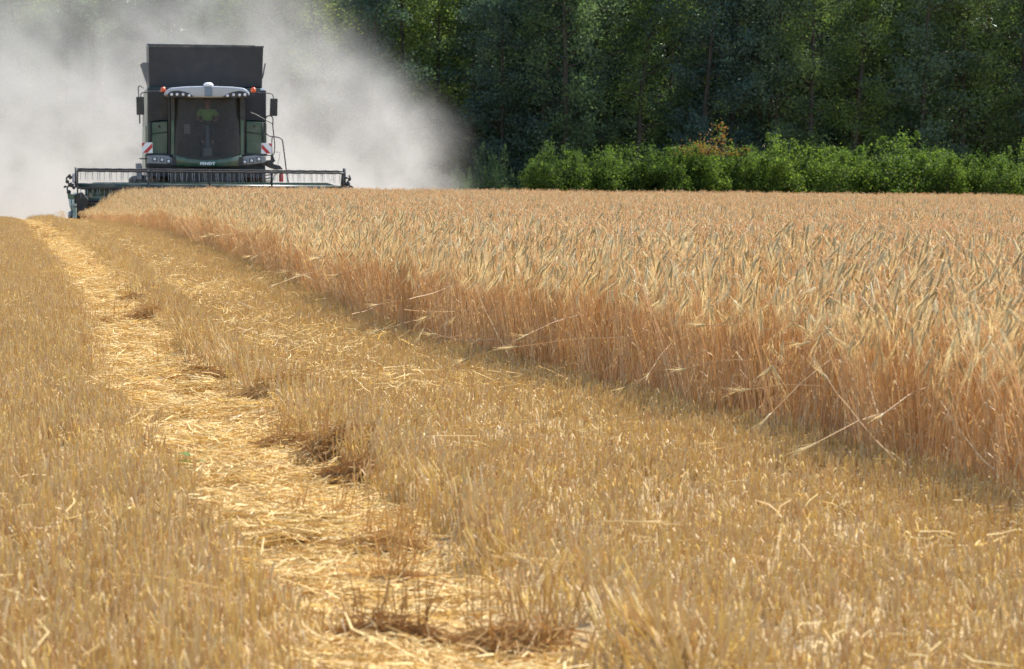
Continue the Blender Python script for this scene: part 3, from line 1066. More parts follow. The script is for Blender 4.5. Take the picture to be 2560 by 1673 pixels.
    for k in range(48):
        x = xl + .08 + (xr - xl - .16) * k / 47
        pipe('knife_guard', [(x, .30, .12), (x, .10, .11)], [.022, .004], M['steel'], hd, 4)
    # reel: centre tube, five spiders, six bats with spring tines
    reel = empty('reel'); reel.parent = hd
    cen = Vector((0, .6, zr))
    pipe('reel_tube', [(xl + .02, .6, zr), (xr - .02, .6, zr)], .075, M['dark_green'], reel, 14)
    sp = [xl + .02, cp(371, 450, .6).x, cp(524, 450, .6).x, cp(679, 450, .6).x, xr - .02]
    ph = math.radians(66)
    for x in sp:
        mb = MB()
        for k in range(6):
            w = ph + k * 1.0472
            w2 = ph + (k + 1) * 1.0472
            e = cen + Vector((x, math.cos(w) * Rr, math.sin(w) * Rr))
            e2 = cen + Vector((x, math.cos(w2) * Rr, math.sin(w2) * Rr))
            mb.tube([cen + Vector((x, 0, 0)), e], .022, 4)
            mb.tube([e, e2], .012, 4)
        link('reel_spider', mb.mesh('reel_spider'), M['black'], reel)
    tm = MB()                                                       # one spring tine, shared
    tm.tube([(0, 0, 0), (0, .012, -.03), (0, .004, -.10), (0, -.03, -.27)], [.007, .006, .005, .004], 4)
    tine_me = tm.mesh('tine')
    tine_me.materials.append(M['grey'])
    rn = random.Random(5)
    for k in range(6):
        w = ph + k * 1.0472
        y, z = .6 + math.cos(w) * Rr, zr + math.sin(w) * Rr
        pts = [(xl + (xr - xl) * i / 44, y + rn.gauss(0, .003), z + (.005 if i % 2 else -.004)) for i in range(45)]
        bat = pipe('bat', pts, .026, M['black'], reel, 6)
        for i in range(45):
            x = xl + .10 + (xr - xl - .2) * i / 44
            for dx in ((-.025, .03) if i % 2 else (0,)):
                t = bpy.data.objects.new('tine', tine_me)
                t.parent = bat
                t.location = (x + dx, y, z)
                t.rotation_euler = (rn.gauss(0, .06), rn.gauss(0, .05), 0)
                COL.objects.link(t)
    # end frames and dividers
    for s in (-1, 1):
        x = xl - .05 if s < 0 else xr + .05
        bm = bmesh.new()
        out = [(1.65, .10), (.2, .08), (-.55, .10), (-.95, .16), (-.55, .30), (.1, .55), (.9, .78), (1.65, .82)]
        f = [bm.verts.new((x - .05, y, z)) for y, z in out]
        r = [bm.verts.new((x + .05, y, z)) for y, z in out]
        bm.faces.new(f); bm.faces.new(r[::-1])
        for i in range(len(out)):
            bm.faces.new((f[i], f[(i + 1) % len(out)], r[(i + 1) % len(out)], r[i]))
        ep = finish('end_panel', bm, M['dark_green'] if s < 0 else M['black'], hd, .015)
        pipe('reel_arm', [(x + s * .03, 1.6, zr + .30), (x + s * .03, .6, zr + .05), (x + s * .03, .15, zr - .05)], .045, M['black'], hd, 6)
        pipe('reel_arm', [(x - s * .02, .6, zr - .05), (x - s * .02, .6, zr + Rr + (.04 if s > 0 else .0))], .028 if s < 0 else .045, M['black'], hd, 6)
        # hydraulic motor and hose lumps outside the end panel
        lst = [((176, 443), .055, .10), ((168, 454), .05, .08), ((179, 462), .075, .12), ((163, 467), .045, .05), ((172, 480), .06, .10)] if s < 0 else \
              [((874, 448), .045, .08), ((867, 445), .035, .06), ((870, 460), .06, .10), ((879, 468), .05, .08), ((866, 470), .06, .08)]
        for (px, py), rr, hh in lst:
            c = cp(px, py, .45)
            lathe('hydraulic_motor', [(rr * .6, -hh * .5), (rr, -hh * .35), (rr, hh * .25), (rr * .5, hh * .5)], c, (rn.gauss(0, .5), rn.gauss(0, .5), 1), M['black'], ep, 10)
        hp = [(176, 436), (166, 447), (172, 461), (168, 473), (176, 488)] if s < 0 else [(872, 438), (876, 448), (868, 456), (874, 466), (864, 474)]
        pipe('hydraulic_hose', smooth_path([cp(px, py, .42) for px, py in hp]), .022, M['black'], ep, 6)
    dv = prism('crop_divider', [(168, 484), (186, 486), (187, 530), (180, 536), (174, 516)], .05, .5, M['green'], hd, .03)
    prism('divider_face', [(170, 497), (177, 499), (180, 534), (176, 520)], .03, .05, M['divider'], dv, .01)
    prism('divider_face', [(179, 499), (185, 499), (185, 531), (182, 533)], .03, .05, M['divider'], dv, .01)
    c = cp(176, 538, .0)
    lathe('divider_disc', [(.01, -.06), (.09, -.05), (.115, 0), (.09, .05), (.01, .06)], c, (1, .2, 0), M['grey'], dv, 20)
    prism('inner_shield', [(186, 486), (206, 480), (222, 500), (216, 548), (186, 548)], .2, .3, M['black'], hd, .03)


build_combine()


# ------------------------------------------------------------------ driver
def skin_body(name, chains, mat, parent, subdiv=2):
    """chains: list of lists of (co, radius); the first point of a later chain may repeat an earlier one"""
    verts, rad, edges, key = [], [], [], {}
    for ch in chains:
        prev = None
        for co, r in ch:
            k = tuple(round(c, 4) for c in co)
            if k not in key:
                key[k] = len(verts)
                verts.append(co); rad.append(r)
            i = key[k]
            if prev is not None: edges.append((prev, i))
            prev = i
    me = bpy.data.meshes.new(name)
    me.from_pydata(verts, edges, [])
    o = link(name, me, mat, parent)
    sk = o.modifiers.new('skin', 'SKIN')
    sk.use_smooth_shade = True
    for i, r in enumerate(rad):
        me.skin_vertices[0].data[i].radius = (r, r) if isinstance(r, (int, float)) else r
        me.skin_vertices[0].data[i].use_root = (i == 0)
    o.modifiers.new('smooth', 'SUBSURF').levels = subdiv
    o.modifiers['smooth'].render_levels = subdiv
    return o


def build_driver():
    s = cp(518, 318, 3.9)
    base = CBM @ Vector((s.x, 3.95, s.z - .02))
    P = empty('person', base, CB_A)
    tag(P, 'driver in a bright green shirt seated behind the combine windscreen', 'person')
    V = lambda x, y, z: (x, y, z)
    # bare body: neck, head, forearms with hands on the wheel
    body = []
    hip = V(0, 0, .10)
    chest = V(0, -.02, .40)
    neck = V(0, -.03, .56)
    body.append([(hip, .13), (V(0, 0, .25), .12), (chest, .13), (neck, .055), (V(0, -.04, .63), .060), (V(0, -.05, .70), (.078, .092)), (V(0, -.045, .78), (.072, .088)), (V(0, -.04, .83), .04)])
    for q in (-1, 1):
        sh, el, wr = V(q * .20, -.02, .47), V(q * .29, -.16, .26), V(q * .20, -.40, .20)
        body.append([(chest, .13), (sh, .065), (el, .045), (wr, .030), (V(q * .185, -.45, .20), .034)])
        for j, (dx, ln) in enumerate(((-.022, .055), (-.008, .065), (.007, .06), (.02, .05))):
            k0 = V(q * .185, -.45, .20)
            k1 = V(q * .185 + dx, -.49, .215)
            k2 = V(q * .185 + dx, -.49 - ln * .5, .20)
            k3 = V(q * .185 + dx, -.485 - ln * .4, .175)
            body.append([(k0, .034), (k1, .010), (k2, .009), (k3, .008)])
        body.append([(k0, .034), (V(q * .15, -.46, .195), .011), (V(q * .14, -.49, .185), .009)])
        kn = V(q * .14, -.44, .07)
        body.append([(hip, .13), (V(q * .10, -.06, .07), .085), (kn, .06), (V(q * .14, -.42, -.30), .045), (V(q * .14, -.45, -.40), .035), (V(q * .14, -.58, -.42), .035)])
    skin_body('body', body, M['skin'], P)
    sh = []
    sh.append([(V(0, .0, .10), .155), (V(0, 0, .25), .15), (V(0, -.02, .40), .165), (V(0, -.03, .51), .08)])
    for q in (-1, 1):
        sh.append([(V(0, -.02, .40), .165), (V(q * .20, -.02, .46), .085), (V(q * .275, -.12, .31), .075)])
    skin_body('shirt', sh, M['hivis'], P)
    tr = []
    for q in (-1, 1):
        tr.append([(hip, .15), (V(q * .10, -.06, .07), .105), (V(q * .14, -.44, .07), .078), (V(q * .14, -.42, -.30), .065), (V(q * .14, -.44, -.37), .06)])
    skin_body('trousers', tr, M['trouser'], P)
    lathe_o = lathe('hair', [(.088, 0), (.096, .03), (.090, .07), (.06, .105), (.0, .115)], (0, -.025, .755), (0, 0, 1), M['hair'], P, 20)
    for q in (-1, 1):
        lathe('ear', [(.004, -.02), (.022, -.005), (.022, .005), (.004, .02)], (q * .083, -.03, .715), (1, 0, 0), M['skin'], P, 10)
        lathe('eye', [(.004, -.012), (.011, 0), (.004, .012)], (q * .032, -.135, .735), (0, 1, 0), M['hair'], P, 10)
    lathe('nose', [(.012, -.02), (.016, 0), (.008, .03)], (0, -.142, .705), (0, .3, 1), M['skin'], P, 8)
    lathe('mouth', [(.003, -.028), (.008, 0), (.003, .028)], (0, -.132, .665), (1, 0, 0), M['red'], P, 8)


build_driver()


# ------------------------------------------------------------------ hedge and wood
def limb(mb, p, d, ln, r0, r1, rnd, n=4, wob=.12):
    pts = [Vector(p)]
    d = Vector(d).normalized()
    for i in range(n):
        d = (d + Vector((rnd.gauss(0, wob), rnd.gauss(0, wob), rnd.gauss(0, wob * .6)))).normalized()
        pts.append(pts[-1] + d * ln / n)
    mb.tube(pts, [r0 + (r1 - r0) * i / n for i in range(n + 1)], 5, 0, rnd.random())
    return pts


def broadleaf(i, h=16, spread=2.6, nb=60, leaf=.11, per=62, low=.6, droop=.25):
    """trunk and branches in one mesh, leaves in another"""
    rnd, rng = random.Random(i * 13 + 1), np.random.default_rng(i * 17 + 3)
    mb = MB()
    trunk = limb(mb, (0, 0, -.3), (rnd.gauss(0, .03), rnd.gauss(0, .03), 1), h * .95, .17, .03, rnd, 12, .035)
    C = []
    for b in range(nb):
        t = (b + rnd.random()) / nb
        z = low + (h - low - .5) * t
        k = min(len(trunk) - 2, int(z / (h * .95) * 12))
        p = trunk[k].lerp(trunk[k + 1], rnd.random())
        prof = spread * (.55 + .45 * math.sin(math.pi * min(1, .18 + t * .82))) * rnd.uniform(.55, 1.15)
        a = b * 2.39996 + rnd.gauss(0, .4)
        br = limb(mb, p, (math.cos(a), math.sin(a), rnd.uniform(.05, .6)), prof, .035, .008, rnd, 4, .16)
        for q in range(5):
            f = rnd.uniform(.3, 1.05)
            kk = min(3, int(f * 4))
            c = br[kk].lerp(br[kk + 1], min(1.15, f * 4 - kk)) + Vector((rnd.gauss(0, .22), rnd.gauss(0, .22), rnd.gauss(0, .16)))
            n = int(per * rnd.uniform(.5, 1.4))
            rr = rnd.uniform(.20, .42)
            pts = rng.normal(size=(n, 3)) * np.array([rr, rr, rr * .75])
            pts[:, 2] -= droop * rng.random(n) * .9
            C.append(np.array(c)[None] + pts)
    C = np.concatenate(C)
    C = C[C[:, 2] > .15]
    V, Q = leaf_quads(C, leaf, rng, .6, .35)
    lm = np_mesh('crown', V, Q, rng.random(len(Q)))
    return mb.mesh('trunk'), lm


def pine(i, h=17, bare=5.5):
    rnd, rng = random.Random(i * 31 + 5), np.random.default_rng(i * 7 + 9)
    mb = MB()
    trunk = limb(mb, (0, 0, -.3), (0, 0, 1), h, .18, .03, rnd, 12, .02)
    C, A = [], []
    for b in range(46):
        t = b / 46
        z = (1.5 + rnd.random() * 4.5) if b < 10 else bare + (h - bare) * t
        k = min(11, int(z / h * 12))
        p = trunk[k].lerp(trunk[k + 1], rnd.random())
        a = b * 2.4
        ln = rnd.uniform(.5, 1.3) if b < 10 else 2.6 * (1.1 - t) * rnd.uniform(.6, 1.1) + .4
        br = limb(mb, p, (math.cos(a), math.sin(a), rnd.uniform(-.15, .35)), ln, .03, .008, rnd, 4, .12)
        if b < 10: continue
        for q in range(7):
            c = br[rnd.randint(1, 4)] + Vector((rnd.gauss(0, .22), rnd.gauss(0, .22), rnd.gauss(0, .12)))
            n = 60
            C.append(np.array(c)[None] + rng.normal(size=(n, 3)) * np.array([.20, .20, .12]))
    C = np.concatenate(C)
    V, Q = leaf_quads(C, .13, rng, .9, -.2, aspect=.18)
    return mb.mesh('trunk'), np_mesh('crown', V, Q, rng.random(len(Q)))


def shrub(i, w=2.0, h=3.0, n=40000, leaf=.09, tips=False):
    """dense bush: stems, leafy shoots over an uneven dome"""
    rnd, rng = random.Random(i * 3 + 2), np.random.default_rng(i * 5 + 21)
    mb = MB()
    for k in range(9):
        a = rnd.uniform(0, 6.28)
        limb(mb, (rnd.gauss(0, .25), rnd.gauss(0, .25), -.2), (math.cos(a) * .5, math.sin(a) * .5, 1), h * rnd.uniform(.7, 1.0), .035, .008, rnd, 5, .15)
    ns = 420
    C = []
    ph = rng.uniform(0, 6.28, 6)
    for k in range(ns):
        a = rng.uniform(0, 6.28)
        el = math.asin(rng.uniform(0.0, 1))
        R = 1 + .14 * math.sin(3 * a + ph[0]) * math.cos(2 * el + ph[1]) + .08 * math.sin(5 * a + ph[2] + 3 * el)
        q = rng.uniform(.35, 1.0) ** .6
        e = .8                                                    # boxy dome
        cx = np.sign(math.cos(a)) * abs(math.cos(a)) ** e * math.cos(el) ** e * w * R * q
        cy = np.sign(math.sin(a)) * abs(math.sin(a)) ** e * math.cos(el) ** e * w * .75 * R * q
        cz = math.sin(el) ** .8 * h * R * q * .95 + .05
        m = int(n / ns * rng.uniform(.5, 1.5))
        r = rng.uniform(.10, .20)
        pts = rng.normal(size=(m, 3)) * np.array([r, r, r])
        if q > .93 and el > .7 and rng.random() < .35:                 # upright shoots on top
            pts = np.stack([rng.normal(0, .05, m), rng.normal(0, .05, m), rng.random(m) * rng.uniform(.15, .35)], 1)
        C.append(np.array([cx, cy, cz])[None] + pts)
    C = np.concatenate(C)
    C = C[C[:, 2] > .03]
    V, Q = leaf_quads(C, leaf, rng, .8, .05, level=1.0)
    mi = np.zeros(len(Q), int)
    if tips:
        mi = ((C[:, 2] > h * .84) & (rng.random(len(C)) < .6)).astype(int)
    return mb.mesh('stems'), np_mesh('foliage', V, Q, rng.random(len(Q)), mi)


def at_px(px, D):
    x = (px - IMG_W / 2) / F_PX * D
    return x, D, float(crest(D))


def z_at(px, py, D):
    d = ray(px, py)
    return EYE + d.z / d.y * D


HEDGE_D = 131.0
SH = [shrub(i) for i in range(3)] + [shrub(7, tips=True)]
for a, b in SH:
    a.materials.append(M['bark'])
    b.materials.append(M['hedge']); b.materials.append(M['red_leaf'])
hedge_spec = [  # px centre, px width, py top, kind, label
    (1378, 120, 390, 0, 'rounded green bush ending the hedge row beside the open dark wood'),
    (1462, 130, 392, 1, 'green bush next to the end bush of the hedge'), (1548, 130, 388, 2, 'second green bush along from the end bush of the hedge'), (1632, 130, 397, 0, 'third green bush along from the end bush of the hedge'),
    (1694, 100, 384, 1, 'green bush leaning against the red-tipped bush in the hedge'),
    (1768, 140, 366, 3, 'tall bush with reddish orange shoots on top in the hedge row'),
    (1850, 120, 388, 2, 'green bush between the red-tipped bush and the broad pale bush'), (1945, 150, 376, 0, 'broad pale green bush swelling above its hedge neighbours'),
    (2045, 150, 382, 1, 'green bush just past the broad pale bush in the hedge'), (2125, 100, 398, 2, 'narrow green bush squeezed against the biggest round bush'),
    (2240, 200, 373, 0, 'biggest round bush of the hedge with a smooth domed top'),
    (2330, 110, 388, 1, 'green bush between the biggest round bush and the dip'), (2392, 90, 412, 2, 'lowest bush at the dip in the hedge row'),
    (2462, 120, 402, 1, 'first green bush past the dip in the hedge'), (2545, 130, 394, 0, 'second green bush past the dip in the hedge'), (2630, 140, 388, 2, None), (2730, 140, 394, 1, None)]
hr = random.Random(77)
for px, w, py, k, lb in hedge_spec:
    x, y, z = at_px(px, HEDGE_D)
    y += hr.uniform(-.6, .6)
    r = empty('hedge_bush', (x, y, z), hr.choice((0, math.pi)) + hr.gauss(0, .25))
    hgt = z_at(px, py, HEDGE_D) - z
    r.scale = ((w / F_PX * HEDGE_D) / 2.7, 1.6, hgt / 2.85)
    tag(r, lb or 'leafy green bush standing shoulder to shoulder with the others in the hedge row', 'bush', 'bushes of the hedge along the wood')
    for nm, me in (('stems', SH[k][0]), ('foliage', SH[k][1])):
        o = bpy.data.objects.new(nm, me)
        o.parent = r
        COL.objects.link(o)

UG = [shrub(20 + i, 2.2, 3.0, 9000, .16) for i in range(2)]
for a, b in UG:
    a.materials.append(M['bark']); b.materials.append(M['leaf_dark'])
KINDS = {}
KINDS['dark'] = [broadleaf(i, 16, 3.0, 66, .16, 76, .3) for i in (1, 2)]
KINDS['mid'] = [broadleaf(i, 17, 2.8, 64, .15, 64, .4, .4) for i in (3, 4)]
KINDS['light'] = [broadleaf(i, 15, 2.5, 58, .13, 56, .6, .5) for i in (5, 6)]
KINDS['pine'] = [pine(i) for i in (1, 2)]
for k, l in KINDS.items():
    for a, b in l:
        a.materials.append(M['pine_bark'] if k == 'pine' else M['bark'])
        b.materials.append(M['needle'] if k == 'pine' else M['leaf_' + k])
KTXT = {'dark': ('broadleaf_tree', 'dark dense leafy tree'), 'mid': ('broadleaf_tree', 'mid green leafy tree'),
        'light': ('broadleaf_tree', 'slender light green tree'), 'pine': ('pine_tree', 'pine with bare reddish trunk')}


def plant_tree(kind, var, x, y, s, rz, row):
    nm, txt = KTXT[kind]
    px = x / y * F_PX + IMG_W / 2
    where = next(t for lim, t in ((340, 'seen through dust beyond the stubble'), (560, 'seen through dust right behind the combine'), (900, 'seen through dust behind the header'),
                                  (1130, 'at the thinning edge of the dust'), (1240, 'just clear of the dust'), (1340, 'beside the end of the hedge'), (1430, 'behind the end bush of the hedge'),
                                  (1540, 'behind the even stretch of hedge'), (1680, 'shortly before the red-tipped bush'), (1820, 'behind the red-tipped bush'), (1990, 'behind the broad pale bush'), (2150, 'beside the biggest round bush'),
                                  (2330, 'behind the biggest round bush'), (2430, 'behind the dip in the hedge'), (9e9, 'past the dip in the hedge')) if px < lim)
    rt = ('fronting the wood', 'inside the wood', 'deep in the wood')[row]
    r = empty(nm, (x, y, float(crest(y))), rz)
    r.scale = (s, s, s * hr.uniform(.92, 1.1))
    tag(r, f'{txt} {rt}, {where}', 'tree', 'trees of the wood')
    a, b = KINDS[kind][var]
    for n2, me in (('trunk', a), ('crown', b)):
        o = bpy.data.objects.new(n2, me)
        o.parent = r
        COL.objects.link(o)


# front edge: kinds follow what the photo shows from left to right
front = {1120: 'light', 1185: 'dark', 1250: 'dark', 1330: 'dark', 1420: 'mid', 1500: 'dark', 1580: 'light', 1665: 'mid', 1745: 'dark',
         1830: 'dark', 1925: 'dark', 2010: 'mid', 2110: 'light', 2200: 'mid', 2290: 'dark', 2385: 'mid', 2480: 'light', 2570: 'mid', 2660: 'dark', 2750: 'mid'}
for px in range(-420, 1100, 95):
    front[px] = hr.choice(('dark', 'mid', 'mid', 'light'))
for px, k in sorted(front.items()):
    D = 158 + hr.uniform(-2.5, 2.5)
    x, y, z = at_px(px + hr.uniform(-18, 18), D)
    plant_tree(k, hr.randint(0, 1), x, y, hr.uniform(.85, 1.1), hr.uniform(0, 6.28), 0)
for px in (1890, 1932, 1945, 2378, 2445):
    x, y, z = at_px(px, 161.5)
    plant_tree('pine', hr.randint(0, 1), x, y, hr.uniform(.95, 1.1), hr.uniform(0, 6.28), 0)
for row, D0, step in ((1, 165, 105), (2, 172, 105), (2, 180, 110), (2, 189, 115), (2, 199, 120)):
    for px in range(-460, 2900, step):
        D = D0 + hr.uniform(-3, 3)
        x, y, z = at_px(px + hr.uniform(-40, 40), D)
        k = hr.choice(('dark', 'dark', 'mid', 'light', 'pine') if row == 1 else ('dark', 'dark', 'mid', 'mid', 'pine'))
        plant_tree(k, hr.randint(0, 1), x, y, hr.uniform(.9, 1.2), hr.uniform(0, 6.28), row)
# undergrowth added between the trunks to block low light coming through the wood
for row, D0 in enumerate((166, 176, 188, 202)):
    for px in range(-420, 2900, 130):
        D = D0 + hr.uniform(-2, 2)
        x, y, z = at_px(px + hr.uniform(-40, 40), D)
        r = empty('added_undergrowth', (x, y, z), hr.uniform(0, 6.28))
        s = hr.uniform(.95, 1.25)
        r.scale = (s, s, hr.uniform(1.0, 1.9))
        tag(r, 'undergrowth shrub added between the tree trunks to block low light', 'shrub', 'undergrowth added to block light in the wood')
        k = hr.randint(0, 1)
        for nm, me in (('stems', UG[k][0]), ('foliage', UG[k][1])):
            o = bpy.data.objects.new(nm, me)
            o.parent = r
            COL.objects.link(o)
LOOSE = shrub(31, 2.0, 3.0, 6000, .13)
LOOSE[0].materials.append(M['bark']); LOOSE[1].materials.append(M['leaf_mid'])
# loose saplings and undergrowth at the foot of the wood
for px, w, py, D, lb in ((1222, 105, 372, 150, 'loose pale shrub between the dust and the end of the hedge'),
                         (1150, 60, 425, 147, 'low dark shrub in the shade at the edge of the dust'),
                         (1292, 90, 440, 152, 'low shrub in deep shade just beside the end bush of the hedge')):
    x, y, z = at_px(px, D)
    r = empty('shrub', (x, y, z), 0)
    r.scale = ((w / F_PX * D) / 3.6, .8, (z_at(px, py, D) - z) / 3.0)
    tag(r, lb, 'shrub')
    for nm, me in (('stems', LOOSE[0]), ('foliage', LOOSE[1])):
        o = bpy.data.objects.new(nm, me)
        o.parent = r
        COL.objects.link(o)


# ------------------------------------------------------------------ straw clumps, broken stalks, weeds by the track
def on_ground(px, py):
    d = ray(px, py)
    t = -EYE / d.z
    x, y = d.x * t, d.y * t
    return x, y, float(ground_z(x, y))


def straw_clump(seed, w, h, n):
    rnd = random.Random(seed)
    mb = MB()
    for k in range(n):
        a, q = rnd.uniform(0, 6.28), math.sqrt(rnd.random())
        c = Vector((math.cos(a) * q * w, math.sin(a) * q * w * .7, h * (1 - q * q) * rnd.uniform(.2, 1) + .01))
        b = rnd.gauss(.3, .7)
        d = Vector((math.cos(b), math.sin(b), rnd.gauss(0, .28)))
        ln = rnd.uniform(.08, .26)
        bend = Vector((rnd.gauss(0, .1), rnd.gauss(0, .1), rnd.uniform(.02, .18))) * ln
        mb.tube([c - d * ln / 2 - Vector((0, 0, .02)), c + bend, c + d * ln / 2 - Vector((0, 0, .02))], rnd.uniform(.0014, .0024), 3, 0, rnd.random())
    for k in range(n // 14):
        a, q = rnd.uniform(0, 6.28), math.sqrt(rnd.random())
        c = Vector((math.cos(a) * q * w, math.sin(a) * q * w * .7, 0))
        l2 = rnd.uniform(.10, .24)
        mb.tube([c, c + Vector((rnd.gauss(0, .05), rnd.gauss(0, .04), l2))], .0019, 3, 0, rnd.random() * .5)
    return mb.mesh('straw_clump')


clumps = [((350, 757), .22, .13, 'overhung straw clump on the bank just past the tall ragged clump'), ((392, 803), .26, .17, 'tall ragged straw clump with a dark hollow beside the track'),
          ((268, 806), .20, .07, 'flat straw tuft with upright stems in the middle of the track'), ((228, 615), .2, .1, 'farther straw clump in the narrowing far track'), ((240, 662), .24, .07, 'low wide straw clump in the far track'), ((310, 725), .16, .08, 'small straw clump at the foot of the bank by a forked stem'),
          ((470, 925), .22, .12, 'broad dark straw clump bridging half of the track'), ((545, 958), .24, .13, 'straw clump at the bank end of the broad bridging clump'), ((712, 1010), .24, .22, 'highest straw clump, propped up on the bank of stubble'),
          ((745, 1105), .17, .08, 'flat dark straw clump below the highest clump'), ((868, 1145), .17, .17, 'upright straw tuft with a dark shaded foot on the track bank'), ((905, 1195), .16, .10, 'straw clump just below the upright tuft on the bank'),
          ((800, 1310), .13, .06, 'low flat straw clump lying across the track'), ((985, 1350), .12, .06, 'low straw clump at the foot of the bank beside the flat one'), ((975, 1580), .12, .08, 'loose straw clump in the middle of the widest track'), ((1290, 1590), .15, .08, 'straw clump against the tallest stubble of the bank'), ((1000, 1440), .08, .05, 'small straw clump at the foot of the greenish stem'),
          ((90, 575), .3, .12, 'straw clump where the track meets the dust'), ((130, 597), .28, .07, 'flat straw clump just before the track meets the dust')]
for i, ((px, py), w, h, lb) in enumerate(clumps):
    x, y, z = on_ground(px, py)
    o = link('straw_clump', straw_clump(900 + i, w, h * .75, int(420 + 500 * w)), M['matted'])
    o.location = (x, y, z)
    o.rotation_euler = (0, 0, random.Random(i).uniform(-.5, .5))
    tag(o, lb or 'matted straw clump pushed up along the wheel track', 'straw clump', 'straw clumps along the track')


def fallen_stalk(i, p0, p1, yoff, lb, ear=True, sag=.03):
    """a broken stalk from photo pixel p0 (foot) to p1 (tip), standing at the crop edge depth of its foot"""
    rnd = random.Random(i)
    x0, y0, z0 = on_ground(*yoff)
    def pt(p):
        d = ray(*p)
        t = yy / d.y
        return Vector((d.x * t, yy, EYE + d.z * t))
    yy = y0 - .35
    a = pt(p0)
    yy = y0 + .12
    b = pt(p1)
    a.z = max(a.z, z0 + .01)
    mb = MB()
    n = 7
    pts = [a.lerp(b, k / n) + Vector((0, rnd.gauss(0, .012), -sag * math.sin(math.pi * k / n) + rnd.gauss(0, .003))) for k in range(n + 1)]
    o0 = Vector(pts[0])
    loc = [p - o0 for p in pts]
    mb.tube(loc, [.0036 - .0013 * k / n for k in range(n + 1)], 4, 0, .8)
    if ear:
        ax = (loc[-1] - loc[-2]).normalized()
        ep = [loc[-1] + ax * .075 * t + Vector((0, 0, -.02 * t * t)) for t in (0, .2, .5, .85, 1)]
        mb.tube(ep, [.002, .005, .006, .004, .001], 5, 1, .5)
        for k in range(16):
            rd = Vector((rnd.gauss(0, 1), rnd.gauss(0, 1), rnd.gauss(0, 1))) * .2
            s0 = ep[0].lerp(ep[-1], rnd.random())
            e = s0 + (ax + rd).normalized() * .12
            mb.strip([s0, e], [.0016, .0004], rd.cross(ax), 2, rnd.random())
    o = link('broken_stalk', mb.mesh('broken_stalk'), [M['blade'], M['ear'], M['awn']])
    o.location = o0
    tag(o, lb, 'barley stalk', 'broken stalks leaning out of the crop edge')


stalks = [((1023, 747), (1165, 696), (1090, 880), 'long straight broken stalk slanting up into a fuzzy ear at the crop edge'),
          ((1285, 910), (1185, 712), (1285, 925), None), ((880, 785), (975, 745), (960, 840), None),
          ((1010, 775), (1195, 772), (1090, 880), 'broken stalk lying level across the standing stems'),
          ((1445, 850), (1382, 795), (1400, 960), None), ((2485, 1172), (2350, 1000), (2440, 1235), 'thick pale broken stalk slanting in front of the reddish stems'),
          ((2240, 1150), (2070, 950), (2230, 1190), None), ((2205, 1065), (2160, 895), (2190, 1170), 'pale straight stalk with a folded leaf above the crop edge'),
          ((2060, 1145), (2150, 1150), (2060, 1150), None), ((1240, 850), (1090, 835), (1180, 905), None), ((1170, 828), (1080, 842), (1150, 895), None),
          ((2235, 1190), (2305, 1180), (2240, 1195), None), ((900, 745), (780, 700), (850, 780), None)]
for i, (p0, p1, g0, lb) in enumerate(stalks):
    fallen_stalk(i, p0, p1, g0, lb or 'snapped barley stalk leaning out over the cut stubble', ear=(i % 3 == 0), sag=.02)

# kinked stalks: rooted in the crop edge, snapped part way up and hanging out over the stubble
for i in range(34):
    rnd = random.Random(4000 + i)
    v = .8 + 34 * (i / 34) ** 1.5 + rnd.uniform(-.3, .3)
    ue = float(edge_u(v)) - rnd.uniform(.0, .12)
    x, y = xy_of(ue, v)
    hk = rnd.uniform(.22, .62)
    outd = Vector((AN[0], AN[1], 0)) * rnd.uniform(.5, 1) + Vector((AV[0], AV[1], 0)) * rnd.gauss(0, .8)
    outd.normalize()
    k1 = Vector((AN[0], AN[1], 0)) * rnd.uniform(.03, .14) + Vector((0, 0, hk))
    ln = rnd.uniform(.3, .6)
    drop = rnd.uniform(-.1, .9) * min(hk - .08, ln * .9)
    k2 = k1 + outd * math.sqrt(max(.01, ln * ln - drop * drop)) + Vector((0, 0, -drop))
    mb = MB()
    mb.tube([(0, 0, 0), k1 * .5, k1], [.003, .0028, .0026], 4, 0, rnd.random())
    mb.tube([k1, k1.lerp(k2, .5) + Vector((0, 0, .015)), k2], [.0026, .0023, .0018], 4, 0, rnd.random())
    ax = (k2 - k1).normalized()
    mb.tube([k2, k2 + ax * .02, k2 + ax * .05 + Vector((0, 0, -.006)), k2 + ax * .075 + Vector((0, 0, -.016))], [.002, .005, .0055, .001], 5, 1, rnd.random())
    for k in range(14):
        rd = Vector((rnd.gauss(0, 1), rnd.gauss(0, 1), rnd.gauss(0, 1))) * .2
        s0 = k2 + ax * rnd.uniform(.01, .07)
        mb.strip([s0, s0 + (ax + rd).normalized() * .11], [.0016, .0004], rd.cross(ax), 2, rnd.random())
    o = link('kinked_stalk', mb.mesh('kinked_stalk'), [M['blade'], M['ear'], M['awn']])
    o.location = (x, y, float(ground_z(x, y)) - .01)
    tag(o, 'kinked barley stalk rooted in the crop edge with its ear hanging outwards', 'barley stalk', 'kinked stalks along the crop edge')

